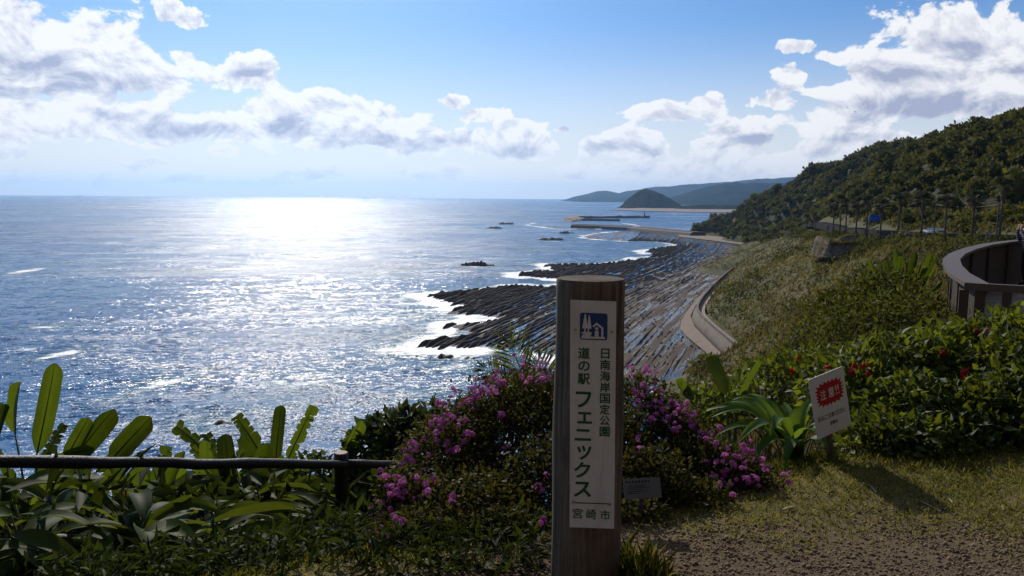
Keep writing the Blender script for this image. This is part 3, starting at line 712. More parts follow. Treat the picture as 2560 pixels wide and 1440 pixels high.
for x in (1639, 1646):
    b = at_y(x, 467.5, 11450); h = 34.0
    root = thing('pylon', 'mast on the far ridge, ' + ('left' if x < 1642 else 'right') + ' one of two', 'pylon', tuple(b), 'masts on the far mountain ridge')
    V, F2 = tube([b - [0, 0, 30], b + [0, 0, h]], [4.5, 1.2], 4); obj('mast', V, F2, m_pyl, root)
    for zz_ in (0.7, 0.9):
        V, F2 = box(b + [0, 0, h * zz_], (14, 2, 1.6)); obj('cross_arm', V, F2, m_pyl, root)

# ships
m_hull = simple('dark ship hull', (0.06, 0.06, 0.075), 0.6); m_house = simple('ship upperworks', (0.22, 0.22, 0.24), 0.6)
def ship(px, py, Yd, L, H, label, cargo=True):
    c = at_y(px, py, Yd); c[2] = SEA
    root = thing('cargo_ship' if cargo else 'fishing_boat', label, 'ship' if cargo else 'boat', tuple(c), 'vessels on the horizon')
    st = np.array([(-.5, .8, 1.0), (-.42, 1, 1), (.3, 1, 1), (.44, .6, 1.1), (.5, .05, 1.25)])
    rows = []
    for yy, zf in ((-1, -0.4), (-1, 1), (1, 1), (1, -0.4)):
        rows.append(np.array([(c[0] + a * L * (0.94 if zf < 0 else 1), c[1] + yy * w_ * L * 0.08, c[2] + (zf * H * 0.45 * hh if zf > 0 else -2)) for a, w_, hh in st]))
    V, F2 = loft(rows, True); obj('hull', V, F2, m_hull, root)
    V, F2 = box((c[0] - L * (0.40 if cargo else 0.12), c[1], c[2] + H * 0.7), (L * (0.13 if cargo else 0.25), L * 0.12, H * 0.5)); obj('bridge', V, F2, m_house, root)
    V, F2 = tube([(c[0] - L * 0.40, c[1], c[2] + H * 0.95), (c[0] - L * 0.40, c[1], c[2] + H * 1.15)], L * 0.02, 6); obj('funnel', V, F2, m_hull, root)
    if cargo:
        for a in (-0.2, 0.0, 0.2):
            V, F2 = box((c[0] + L * a, c[1], c[2] + H * 0.49), (L * 0.15, L * 0.11, H * 0.08)); obj('hatch', V, F2, m_house, root)
ship(204, 489, 19000, 150, 30, 'long grey cargo ship on the horizon at far left')
ship(911, 494, 17000, 60, 22, 'distant ship on the horizon in the sun glare', True)
ship(1058, 497, 14000, 34, 20, 'darkest small boat on the horizon left of the far cape', False)
ship(1099, 496.5, 16000, 26, 18, 'faint boat on the horizon between two others', False)
ship(1161, 497.5, 15000, 26, 16, 'small boat on the horizon closest to the far cape', False)
# ------------------------------------------------------------------ woodland on the hill
m_crown = leaf_mat('evergreen woodland leaves', (0.040, 0.050, 0.011), (0.175, 0.150, 0.030), (0.22, 0.21, 0.026), 0.28, 0.8, 0.08)
m_bark = simple('grey brown bark', (0.10, 0.075, 0.055), 0.9, 0.4, 3.0)
def crown_geo(n, seed, flat=0.8, lf=0.34):
    """unit crown: leaf sprays over several lumps, with a dark heart that keeps the sky out of the middle"""
    r = np.random.default_rng(seed)
    lumps = np.array([[0, 0, 0.15, 0.70]] + [[*(unit(r.normal(size=3)) * [0.55, 0.55, 0.38]), r.uniform(0.36, 0.55)] for _ in range(6)])
    k = r.choice(len(lumps), n, p=lumps[:, 3] ** 2 / (lumps[:, 3] ** 2).sum())
    d = unit(r.normal(size=(n, 3)) + [0, 0, 0.35]); rad = lumps[k, 3] * r.uniform(0.72, 1.06, n)
    loc = (lumps[k, :3] + d * rad[:, None]) * [1, 1, flat]
    ax = unit(d + 0.8 * r.normal(size=(n, 3)))
    V, F2 = leaf_swarm(loc, ax, r.uniform(0.7, 1.3, n) * lf, r.uniform(0.6, 1.0, n) * lf, up=unit(d + 0.5 * r.normal(size=(n, 3))))
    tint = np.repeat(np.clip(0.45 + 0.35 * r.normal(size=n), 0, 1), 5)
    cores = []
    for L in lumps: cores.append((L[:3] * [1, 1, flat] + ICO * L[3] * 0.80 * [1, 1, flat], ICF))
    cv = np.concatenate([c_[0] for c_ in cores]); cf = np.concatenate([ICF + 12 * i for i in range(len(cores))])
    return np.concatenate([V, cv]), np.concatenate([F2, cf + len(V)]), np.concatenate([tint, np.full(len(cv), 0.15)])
protoC = [crown_geo(170, 10 + i) for i in range(5)]
crown_me = []
for i, (V, F2, tn) in enumerate(protoC):
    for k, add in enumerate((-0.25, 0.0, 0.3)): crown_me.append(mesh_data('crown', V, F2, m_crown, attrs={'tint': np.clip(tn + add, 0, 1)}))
V, F2 = tube([(0, 0, -1.5), (0.03, 0.02, -0.6), (-0.02, 0.03, 0.2)], [0.10, 0.075, 0.05], 6)
trunk_me = mesh_data('trunk', V, F2, m_bark)
trees = []
for Yt in np.arange(40, 1100, 6.1):
    rx0 = np.interp(Yt, ROAD[:, 1], ROAD[:, 0])
    for Xt in np.arange(rx0 + np.interp(Yt, [450, 650, 1000], [13, 2, -40]), rx0 + 240, 6.1):
        x = Xt + rng.uniform(-2.9, 2.9); y = Yt + rng.uniform(-2.9, 2.9)
        if x > 0.70 * y + 25: continue
        trees.append((x, y))
trees = np.array(trees); tz = ground(trees[:, 0], trees[:, 1])
# open scrub just above the road, full wood higher up
rx_t, _ = road_at(trees[:, 1]); up = np.maximum(sstep(14, 60, trees[:, 0] - rx_t), 0.6 * sstep(550, 750, trees[:, 1]))
keep = (rng.random(len(trees)) < 0.92 + 0.08 * up) & (tz > SEA + 3)
trees, tz, up = trees[keep], tz[keep], up[keep]
rad = rng.uniform(2.6, 4.0, len(trees)) * np.exp(0.28 * rng.normal(size=len(trees))) * (0.62 + 0.55 * up)
# drop trees hidden behind the crest
def hidden(x, y, ztop):
    tt = np.linspace(0.05, 0.97, 40); gx, gy = x * tt, y * tt
    return np.any(ground(gx, gy) > EYE[2] + (ztop - EYE[2]) * tt)
vis = np.array([not hidden(x, y, z + 3 * r_) for (x, y), z, r_ in zip(trees, tz, rad)])
trees, tz, up, rad = trees[vis], tz[vis], up[vis], rad[vis]
order = np.argsort(-(rad / trees[:, 1]))
species = np.clip(0.5 + 1.3 * fbm(trees[:, 0] / 45, trees[:, 1] / 45) + 0.25 * rng.normal(size=len(trees)), 0, 1)
stuffV, stuffF, stuffT, so = [], [], [], 0
for n_, i in enumerate(order):
    (x, y), z, r_ = trees[i], tz[i], rad[i]; kind = 0 if species[i] < 0.4 else (1 if species[i] < 0.72 else 2)
    a = rng.uniform(0, 6.28); zc_ = z + r_ * 0.72; s3 = (r_ * rng.uniform(0.9, 1.2), r_ * rng.uniform(0.9, 1.2), r_ * rng.uniform(0.85, 1.25))
    if n_ < 300:
        dv = np.array([x, y, zc_]) - EYE; tpx = 1280 + FPX * (dv @ _r) / (dv @ _f); up_k = (x - np.interp(y, ROAD[:, 1], ROAD[:, 0]))
        wh = 'at the right edge behind the deck' if tpx > 2480 else ('above the rightmost palms' if tpx > 2390 else ('above the middle palms' if tpx > 2270 else ('above the palms by the blue sign' if tpx > 2120 else 'on the far tail of the hill')))
        hw_ = 'low' if up_k < 32 else ('halfway up' if up_k < 75 else 'high up')
        lab = ('dark', 'mid green', 'olive')[kind] + (' small' if r_ < 2.6 else ' broad' if r_ > 3.9 else '') + ' woodland tree ' + hw_ + ' ' + wh
        root = thing('tree', lab, 'tree', (x, y, z), 'trees of the wood on the hillside')
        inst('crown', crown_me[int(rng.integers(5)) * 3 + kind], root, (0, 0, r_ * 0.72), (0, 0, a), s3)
        inst('trunk', trunk_me, root, (0, 0, r_ * 0.72), None, r_ * 0.85)
    else:
        V, F2, tn = protoC[int(rng.integers(5))]
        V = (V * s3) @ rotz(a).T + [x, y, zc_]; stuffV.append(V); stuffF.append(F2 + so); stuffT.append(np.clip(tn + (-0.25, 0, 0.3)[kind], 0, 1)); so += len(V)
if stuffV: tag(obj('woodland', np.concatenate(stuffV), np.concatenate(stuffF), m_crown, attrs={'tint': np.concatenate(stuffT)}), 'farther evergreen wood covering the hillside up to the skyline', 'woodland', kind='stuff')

# ------------------------------------------------------------------ scrub and grass of the slope (nobody could count it)
m_scrub = leaf_mat('slope scrub leaves', (0.022, 0.032, 0.007), (0.095, 0.086, 0.020), (0.18, 0.19, 0.020), 0.32, 0.7, 0.12)
m_dry = leaf_mat('dry slope grass', (0.044, 0.050, 0.011), (0.165, 0.126, 0.044), (0.24, 0.20, 0.040), 0.38, 0.8, 0.08)
def in_slope(x, y):
    rx_, _ = road_at(y); sx = np.interp(y, SHORE[:, 1], SHORE[:, 0], left=0)
    rx_ = np.where(y > 560, rx_ + 10, rx_)
    lo = np.where(y > 215, sx + np.interp(y, [480, 520], [5.6, -28]), np.interp(y, [8, 30, 60, 120, 215], [2.0, 2.0, 8, 20, 50]))
    return (x > lo) & (x < rx_ + 24) & (x < 0.66 * y + 8) & ~((x > 4.4) & (y < 24))
def sample_slope(n, y0, y1, pw):
    y = y0 * (y1 / y0) ** rng.random(n) if pw else rng.uniform(y0, y1, n)
    x = rng.uniform(0, 1, n) * (0.66 * y + 10); k = in_slope(x, y); x, y = x[k], y[k]; z = ground(x, y); k = z > SEA + 0.9
    return x[k], y[k], z[k]
# shrubs in clumps
x, y, z = sample_slope(7500, 13, 900, True)
cl = fbm(x / 16, y / 16) > np.where(y > 70, 0.10, -0.05)
x, y, z = x[cl], y[cl], z[cl]
rxs, _ = road_at(y); offroad = (x < rxs - 1.5) | (x > rxs + 9)
x, y, z = x[offroad], y[offroad], z[offroad]
R_ = np.clip(0.012 * y, 0.35, 2.2) * rng.uniform(0.6, 1.3, len(x))
ye = rng.uniform(112, 470, 330); xe = road_at(ye)[0] - 2.4 - np.abs(rng.normal(size=330)) * 1.8      # bushes along the seaward verge
x = np.concatenate([x, xe]); y = np.concatenate([y, ye]); z = np.concatenate([z, ground(xe, ye) + 0.2]); R_ = np.concatenate([R_, rng.uniform(1.0, 2.1, 330)])
N = len(x); nl = 46
d = unit(rng.normal(size=(N, nl, 3)) + [0, 0, 0.5]); loc = np.stack([x, y, z + R_ * 0.25], 1)[:, None] + d * (R_[:, None] * rng.uniform(0.7, 1.08, (N, nl)))[..., None] * [1.15, 1.15, 0.8]
loc = loc.reshape(-1, 3); dd = d.reshape(-1, 3); Ls = np.repeat(R_, nl) * rng.uniform(0.28, 0.55, N * nl)
V, F2 = leaf_swarm(loc, unit(dd + 0.9 * rng.normal(size=dd.shape)), Ls, Ls * 0.62, up=unit(dd + 0.6 * rng.normal(size=dd.shape)))
hue = np.clip(0.40 + 1.2 * fbm(x / 12 + 7, y / 12) + 0.12 * rng.normal(size=N), 0, 1)
tag(obj('slope_scrub', V, F2, m_scrub, attrs={'tint': np.repeat(np.clip(np.repeat(hue, nl) + 0.12 * rng.normal(size=N * nl), 0, 1), 5)}), 'low green scrub covering the slope above the reef', 'scrub', kind='stuff')
# tall grass
x, y, z = sample_slope(210000, 12, 900, True)
rxs, _ = road_at(y); offroad = (x < rxs - 1) | (x > rxs + 9); x, y, z = x[offroad], y[offroad], z[offroad]
N = len(x); Ls = np.clip(0.011 * y, 0.32, 1.7) * rng.uniform(0.6, 1.4, N)
ax = unit(np.stack([0.55 + 0.5 * rng.normal(size=N), -0.25 + 0.5 * rng.normal(size=N), 0.95 + 0.2 * rng.normal(size=N)], 1))
V, F2 = leaf_swarm(np.stack([x, y, z - 0.05], 1), ax, Ls, Ls * 0.24, up=rdir(N))
tag(obj('slope_grass', V, F2, m_dry, attrs={'tint': np.repeat(np.clip(0.55 + 1.1 * fbm(x / 20, y / 20 + 3) + 0.2 * rng.normal(size=N), 0, 1), 5)}), 'windblown grass on the slope down to the sea wall', 'grass', kind='stuff')

# ------------------------------------------------------------------ weathered bluff below the road
bl = ground_hit = None
def hit(x, y, y0=12.0, y1=1100.0):
    dr = ray(x, y); dr = dr / dr[1]; Yt = y0 * (y1 / y0) ** np.linspace(0, 1, 1500); zt = EYE[2] + dr[2] * Yt; g_ = ground(dr[0] * Yt, Yt)
    k = np.argmax(g_ > zt); return np.array([dr[0] * Yt[k], Yt[k], g_[k]])
b = hit(2112, 634, 100); w_ = 13.0
X, Y, F2 = grid_mesh(np.linspace(-1, 1, 30), np.linspace(-1, 1, 20))
zb = 6.6 * sstep(1.0, 0.72, np.abs(X) + 0.15 * fbm(X * 3, Y * 3)) * sstep(1.0, 0.7, np.abs(Y) + 0.2 * fbm(X * 4 + 3, Y * 2)) * (0.85 + 0.4 * fbm(X * 2, Y * 2))
m_bluff, t = new_mat('crumbling bluff'); pos = geo_pos(t); nr = nd(t, 'ShaderNodeSeparateXYZ', {0: nd(t, 'ShaderNodeNewGeometry').outputs['Normal']}).outputs[2]
c = mixc(t, mapr(t, noise(t, pos, 1.2, 5, 0.7), 0.35, 0.65), (0.06, 0.050, 0.038), (0.24, 0.20, 0.15)); c = mixc(t, mapr(t, nr, 0.55, 0.85), c, (0.10, 0.085, 0.035)); finish(t, princ(t, col=c, rough=0.95, spec=0.0).outputs[0])
bluff = thing('bluff', 'pale crumbling bluff topped with dry grass below the palms', 'bluff', (b[0], b[1], b[2] - 1.5))
obj('rock_face', np.stack([b[0] + X * w_ / 2 * 1.05, b[1] + 6 + Y * 8, b[2] - 1.5 + zb], -1).reshape(-1, 3), F2, m_bluff, bluff, True)
n = 2600; gx = b[0] + rng.uniform(-1, 1, n) * w_ / 2; gy = b[1] + 5 + rng.uniform(-0.9, 0.8, n) * 7
gz_ = b[2] - 1.5 + 4.4 * sstep(1.0, 0.75, np.abs(gx - b[0]) / (w_ / 2)) + 0.6 * fbm(gx / 3, gy / 3)
V, F2 = leaf_swarm(np.stack([gx, gy, gz_], 1), unit(rng.normal(size=(n, 3)) * 0.6 + [0.3, -0.3, 0.7]), rng.uniform(0.6, 1.6, n), 0.22, up=rdir(n))
tag(obj('dry_grass', V, F2, m_dry, bluff, attrs={'tint': np.repeat(rng.uniform(0.5, 1, n), 5)}), kind='stuff')

# ------------------------------------------------------------------ fan palms along the road
m_palm = leaf_mat('fan palm fronds', (0.028, 0.034, 0.014), (0.075, 0.075, 0.030), (0.10, 0.11, 0.03), 0.25, 0.6, 0.15)
m_skirt = simple('dead palm fronds', (0.14, 0.10, 0.065), 0.9, 0.3, 4.0)
def palm_geo(seed):
    r = np.random.default_rng(seed); fr = []; sk = []
    for i in range(30):
        e = r.uniform(-0.45, 1.25); a = i * 2.4 + r.uniform(-.2, .2); d = np.array([math.cos(a) * math.cos(e), math.sin(a) * math.cos(e), math.sin(e)])
        side = np.cross(d, [0, 0, 1.0]); side /= np.linalg.norm(side); nrm_ = np.cross(side, d); pl = r.uniform(0.5, 0.75)
        V = [d * 0.1, d * pl]; F2 = [] 
        for k in range(9):
            an = (k - 4) / 4 * 1.15; dd = d * math.cos(an) + side * math.sin(an); tip = d * pl + dd * r.uniform(0.7, 0.95) - np.array([0, 0, 0.16 * abs(an) + 0.12])
            m1 = d * pl + dd * 0.4; wv = (side * math.cos(an) - d * math.sin(an)) * 0.075; o = len(V); V += [m1 - wv, m1 + wv, tip]; F2 += [(1, o, o + 1), (o, o + 2, o + 1)]
        pv, pf = box((0, 0, 0), (1, 1, 1)); o = len(V); u1 = side * 0.02; V += [d * 0.1 - u1, d * 0.1 + u1, d * pl + u1, d * pl - u1]; F2 += [(o, o + 1, o + 2), (o, o + 2, o + 3)]
        fr.append((np.array(V), F2))
    for i in range(26):
        a = i * 2.4; d = np.array([math.cos(a), math.sin(a), 0]); zt = -0.1 - r.uniform(0, 0.7); L = r.uniform(0.5, 0.9); side = np.array([-d[1], d[0], 0]) * 0.14
        V = np.array([d * 0.1 + [0, 0, zt], d * 0.28 + side + [0, 0, zt - 0.3], d * 0.28 - side + [0, 0, zt - 0.3], d * 0.20 + [0, 0, zt - L]]); sk.append((V, [(0, 1, 2), (1, 3, 2)]))
    return merge(fr), merge(sk)
pg = [palm_geo(i) for i in range(3)]
palm_me = [(mesh_data('fronds', *g_[0], m_palm, attrs={'tint': np.random.default_rng(i).uniform(0.2, 0.9, len(g_[0][0]))}), mesh_data('dead_skirt', *g_[1], m_skirt)) for i, g_ in enumerate(pg)]
PALMS = [(2510,468),(2437,497),(2367,491),(2308,502),(2252,487),(2205,514),(2170,503),(2145,510),(2117,510),(2104,503),(2086,512),(2040,541),(2018,546)]
WHERE = ['rightmost tall palm by the road, near the deck', 'palm by the road second from the right, with bushy crown', 'palm by the road third from the right', 'broad palm by the road just right of the middle of the row',
 'tall palm by the road standing right of the blue road sign', 'palm immediately right of the blue road sign', 'palm immediately left of the blue road sign', 'slim palm second left of the blue road sign', 'palm third left of the blue road sign',
 'taller palm just behind the third palm left of the sign', 'palm fifth left of the blue road sign', 'small far palm, second from the left end of the row', 'small far palm at the left end of the row']
palm_pos = []
for i, (px, py) in enumerate(PALMS):
    best = None
    for Yq in np.arange(120, 520, 2.0):
        rx_, rz_ = road_at(Yq); X_ = at_y(px, py, Yq)[0]; e = abs(X_ - (rx_ - 2.5 - (i % 3) * 1.2))
        if best is None or e < best[0]: best = (e, Yq)
    Yq = best[1]; c = at_y(px, py, Yq); gz0 = ground1(c[0], Yq); palm_pos.append((c[0], Yq, gz0))
    root = thing('fan_palm', WHERE[i], 'palm tree', (c[0], Yq, gz0), 'fan palms along the coastal road')
    s_ = 2.05 * rng.uniform(0.9, 1.12); H_ = c[2] - gz0
    lean = rng.normal(size=2) * 0.15
    V, F2 = tube([(c[0] - lean[0], Yq, gz0 - 1), (c[0] - lean[0] * 0.5, Yq, gz0 + H_ * 0.5), (c[0], Yq, c[2])], [0.34, 0.24, 0.19], 8); obj('trunk', V, F2, m_bark, root, True)
    f_, k_ = palm_me[i % 3]
    inst('crown', f_, root, (0, 0, H_), (0, 0, rng.uniform(0, 6)), s_); inst('dead_skirt', k_, root, (0, 0, H_), (0, 0, rng.uniform(0, 6)), s_)

# utility poles with wire, blue road sign, cars, retaining wall
m_pole = simple('weathered concrete pole', (0.10, 0.09, 0.08), 0.9, spec=0.1); m_steel = simple('galvanised steel', (0.16, 0.16, 0.16), 0.6, 0.1)
pole_tops = []
for (px, pyt, Yq, lab) in [(2340, 508, 205, 'slim utility pole by the road among the middle palms'), (2497, 508, 176, 'slim utility pole by the road near the rightmost palm')]:
    c = at_y(px, pyt, Yq); z0 = ground1(c[0], Yq); root = thing('utility_pole', lab, 'utility pole', (c[0], Yq, z0), 'utility poles by the road')
    V, F2 = tube([(c[0], Yq, z0 - 0.5), (c[0], Yq, c[2])], [0.17, 0.11], 8); obj('pole', V, F2, m_pole, root, True)
    V, F2 = box((c[0], Yq, c[2] - 0.5), (1.8, 0.12, 0.12)); obj('cross_arm', V, F2, m_steel, root)
    for dx in (-0.7, 0, 0.7): V, F2 = tube([(c[0] + dx, Yq, c[2] - 0.44), (c[0] + dx, Yq, c[2] - 0.2)], 0.06, 6); obj('insulator', V, F2, m_house, root)
    pole_tops.append(np.array([c[0], Yq, c[2] - 0.3]))
pts = [pole_tops[0] * (1 - u_) + pole_tops[1] * u_ - np.array([0, 0, 1.6 * u_ * (1 - u_) * 4 * 0.4]) for u_ in np.linspace(0, 1, 16)]
V, F2 = tube(pts, 0.03, 5); tag(obj('overhead_wire', V, F2, m_hull), 'thin sagging wire strung between the two utility poles', 'wire')
c = at_y(2188, 545, 246); z0 = ground1(c[0], 246)
root = thing('road_sign', 'blue rectangular road sign on a pole among the palms', 'road sign', (c[0] - 1.9, 246, z0))
V, F2 = tube([(c[0] - 1.9, 246, z0 - 0.3), (c[0] - 1.9, 246, c[2] + 1.0)], 0.10, 8); obj('pole', V, F2, m_steel, root, True)
V, F2 = box((c[0] - 0.2, 245.86, c[2]), (2.9, 0.07, 1.8)); obj('panel', V, F2, simple('blue sign paint', (0.012, 0.10, 0.52), 0.4, 0.1), root)
V, F2 = box((c[0] - 0.85, 245.95, c[2] + 0.3), (2.2, 0.09, 0.09)); obj('bracket', V, F2, m_steel, root)
m_tyre = simple('tyre rubber', (0.02, 0.02, 0.02), 0.8); m_glass = simple('car window glass', (0.02, 0.025, 0.03), 0.05, 0.0, spec=0.8)
def car(px, Yq, paint, label):
    rx_, rz_ = road_at(Yq); X_ = at_y(px, 560, Yq)[0]; z0 = road_z(Yq)
    root = thing('car', label, 'car', (X_, Yq, z0), 'cars on the coastal road')
    side = [(-2.1, .35), (-2.15, .8), (-1.75, .95), (-1.1, 1.42), (0.6, 1.46), (1.25, 1.0), (2.05, .85), (2.15, .35)]
    body = side[:3] + [(1.25, 1.0)] + side[6:]
    def ext(pf, w0, w1=None):
        w1 = w1 or w0; n = len(pf); V = [(-(w1 if z > 1.1 else w0), y_, z) for y_, z in pf] + [((w1 if z > 1.1 else w0), y_, z) for y_, z in pf]
        F2 = [tuple(range(n))[::-1], tuple(range(n, 2 * n))] + [(i, (i + 1) % n, n + (i + 1) % n, n + i) for i in range(n)]
        return np.array(V) + [X_, Yq, z0], F2
    V, F2 = ext(body, 0.84); obj('body', V, F2, paint, root)
    V, F2 = ext([(-1.70, .955), (-1.08, 1.40), (0.58, 1.43), (1.20, 1.005)], 0.78, 0.66); obj('window', V, F2, m_glass, root)
    V, F2 = ext([(-1.08, 1.405), (-1.0, 1.47), (0.5, 1.49), (0.6, 1.435)], 0.68, 0.68); obj('roof', V, F2, paint, root)
    for sx in (-1, 1):
        for sy in (-1.3, 1.3):
            V, F2 = tube([(X_ + sx * 0.68, Yq + sy, z0 + 0.32), (X_ + sx * 0.86, Yq + sy, z0 + 0.32)], 0.32, 12); obj('wheel', V, F2, m_tyre, root)
        V, F2 = box((X_ + sx * 0.6, Yq - 2.14, z0 + 0.68), (0.3, 0.06, 0.14)); obj('headlight', V, F2, m_house, root)
def road_z(Yq): return float(np.interp(Yq, ry, zc))
car(2326, 214, simple('white car paint', (0.75, 0.75, 0.75), 0.25, 0.02), 'white car on the coastal road, only its roof showing over the scrub')
car(2348, 222, simple('dark car paint', (0.03, 0.035, 0.045), 0.25, 0.02), 'dark car on the coastal road behind the white one')
rw = []
for Yq in np.arange(140, 196, 7.0): rx_, _ = road_at(Yq); rw.append((rx_ + 9.0, Yq, road_z(Yq)))
rw = np.array(rw)
rows = [rw + [0, 0, -1], rw + [0.3, 0, 3.2], rw + [0.75, 0, 3.2], rw + [0.8, 0, -1]]
V, F2 = loft(rows, True); tag(obj('retaining_wall', V, F2, simple('dull retaining wall', (0.12, 0.105, 0.09), 0.9, 0.3, 0.5), org=tuple(rw[4])), 'dull grey retaining wall at the foot of the hill behind the deck', 'wall')
# ------------------------------------------------------------------ log signpost
m_log, t = new_mat('weathered log'); o_c = nd(t, 'ShaderNodeTexCoord').outputs['Object']
gr = noise(t, vmul(t, o_c, (1, 1, 0.06)), 46.0, 6, 0.65, 0.4); bl_ = noise(t, vmul(t, o_c, (1, 1, 0.5)), 7.0, 4, 0.6)
c = mixc(t, mapr(t, gr, 0.3, 0.7), (0.038, 0.030, 0.022), (0.200, 0.160, 0.122)); c = mixc(t, mapr(t, bl_, 0.48, 0.72), c, (0.075, 0.060, 0.045))
p = princ(t, col=c, rough=0.85, spec=0.25); t.links.new(bump(t, gr, 0.6, 0.004), p.inputs['Normal']); finish(t, p.outputs[0])
m_end, t = new_mat('log end grain'); o_c = nd(t, 'ShaderNodeTexCoord').outputs['Object']
wv = nd(t, 'ShaderNodeTexWave', {'Vector': vadd(t, o_c, (0.02, 0.03, 0)), 'Scale': 38.0, 'Distortion': 2.5, 'Detail': 3.0, 'Detail Scale': 1.2}, wave_type='RINGS', rings_direction='Z').outputs['Fac']
c = mixc(t, wv, (0.035, 0.022, 0.016), (0.095, 0.062, 0.045)); p = princ(t, col=c, rough=0.75, spec=0.08); t.links.new(bump(t, wv, 0.5, 0.003), p.inputs['Normal']); finish(t, p.outputs[0])
PX, PY = 0.29, 2.94
g0 = ground1(PX, PY)
post = thing('log_signpost', 'thick weathered log post carrying a tall white Japanese place sign', 'signpost', (PX, PY, g0))
ztop = 1.5 - (694 - 493.5) / 2000 * 2.94
zs_ = np.linspace(g0 - 0.25, ztop - 0.012, 40); n = 64; ang = np.linspace(0, 2 * math.pi, n, endpoint=False); rows = []
for z in zs_:
    rr = 0.124 + 0.006 * sstep(1.0, 0.6, z) + 0.004 * vnoise(np.cos(ang) * 2 + 5, np.sin(ang) * 2 + z * 3) + 0.0025 * (vnoise(ang * 9, ang * 0 + z * 0.7) - 0.5)
    for a0, dp in ((4.35, 0.010), (5.6, 0.006), (3.6, 0.008), (2.2, 0.008)):      # drying cracks
        rr = rr - dp * np.exp(-(((ang - a0 - 0.03 * math.sin(z * 5)) + math.pi) % (2 * math.pi) - math.pi) ** 2 / 0.0009) * (0.4 + 0.6 * math.sin(z * 2.1 + a0) ** 2)
    rows.append(np.stack([PX + rr * np.cos(ang), PY + rr * np.sin(ang), np.full(n, z)], 1))
top = rows[-1].copy(); c0 = np.array([PX, PY, ztop]); rows.append(c0 + (top - c0) * [0.965, 0.965, 0]); V = np.concatenate(rows)
F2 = [(i * n + k, i * n + (k + 1) % n, (i + 1) * n + (k + 1) % n, (i + 1) * n + k) for i in range(len(rows) - 1) for k in range(n)]
obj('log', V, F2, m_log, post, True)
V = np.concatenate([[c0 + [0, 0, 0.0015]]] + [c0 + (rows[-1] - c0) * s_ + [0, 0, 0.0015 - 0.0015 * (s_ > .99)] for s_ in (0.33, 0.66, 1.0)])
F2 = [(0, 1 + k, 1 + (k + 1) % n) for k in range(n)] + [(1 + r_ * n + k, 1 + (r_ + 1) * n + k, 1 + (r_ + 1) * n + (k + 1) % n, 1 + r_ * n + (k + 1) % n) for r_ in range(2) for k in range(n)]
obj('end_grain', V, F2, m_end, post)
# the panel, slightly proud of the log
pc = [at_y(x, y, PY - 0.137) for x, y in ((1428, 751), (1541, 754), (1537, 1323), (1424, 1318))]
pc = np.array(pc); O_ = pc[3]; U_ = (pc[2] - pc[3] + pc[1] - pc[0]) / 2; Vv = (pc[0] - pc[3] + pc[1] - pc[2]) / 2
pw, ph = np.linalg.norm(U_), np.linalg.norm(Vv); U_ /= pw; Vv /= ph; Nn = np.cross(U_, Vv)
def plate(o, u, v, nn, w, h, z0, z1, r=0.0, x0=0.0, y0=0.0, k=5):
    """rounded rectangle prism on a sign's own axes"""
    pts = []
    for cx, cy, a0 in ((x0 + w - r, y0 + h - r, 0), (x0 + r, y0 + h - r, 90), (x0 + r, y0 + r, 180), (x0 + w - r, y0 + r, 270)):
        if r <= 0: pts.append((cx, cy)); continue
        for i in range(k): a = R(a0 + 90 * i / (k - 1)); pts.append((cx + r * math.cos(a), cy + r * math.sin(a)))
    return prism(o, u, v, nn, pts, z0, z1)
def prism(o, u, v, nn, pts, z0, z1):
    n = len(pts); P0 = np.array([o + u * a + v * b for a, b in pts])
    return np.concatenate([P0 + nn * z0, P0 + nn * z1]), [tuple(range(n))[::-1], tuple(range(n, 2 * n))] + [(i, (i + 1) % n, n + (i + 1) % n, n + i) for i in range(n)]
def disc(cx, cy, r, n=16): return [(cx + r * math.cos(2 * math.pi * i / n), cy + r * math.sin(2 * math.pi * i / n)) for i in range(n)]
m_white, t = new_mat('white sign enamel'); o_c = nd(t, 'ShaderNodeTexCoord').outputs['Object']
st_ = noise(t, vmul(t, o_c, (1, 1, 0.12)), 40.0, 5, 0.65); sp2_ = noise(t, o_c, 9.0, 5, 0.7)
c = mixc(t, mapr(t, st_, 0.50, 0.80, 0, 0.5), (0.62, 0.64, 0.68), (0.34, 0.33, 0.30)); c = mixc(t, mapr(t, sp2_, 0.52, 0.75, 0, 0.35), c, (0.40, 0.40, 0.38)); finish(t, princ(t, col=c, rough=0.45, spec=0.3).outputs[0])
m_green = simple('dark green lettering', (0.004, 0.085, 0.042), 0.5, 0.05)
m_blue = simple('blue emblem paint', (0.010, 0.045, 0.20), 0.4, 0.05); m_screw = simple('steel screw head', (0.45, 0.45, 0.46), 0.35, 0.1, metal=0.8)
V, F2 = plate(O_, U_, Vv, Nn, pw, ph, -0.004, 0.0, 0.0015); panel = obj('sign_panel', V, F2, m_white, post)
k_ = pw / 113.0                                        # metres per photo pixel on the panel
def pp_(x, y): return (x - 1426.0) * k_, (1321.0 - y) * k_
def px_prism(pts, z0, z1): return prism(O_, U_, Vv, Nn, [pp_(*q_) for q_ in pts], z0, z1)
ex, ey = pp_(1449.5, 837); V, F2 = plate(O_, U_, Vv, Nn, 68 * k_, 67 * k_, 0.0003, 0.0010, 6 * k_, ex, ey); emb = obj('emblem', V, F2, m_blue, panel)
def zx(x, y): return 1420 + x * 140 / 775.0, 740 + y * 260 / 1440.0            # from the enlarged study of the emblem
def zp(l): return [zx(*q_) for q_ in l]
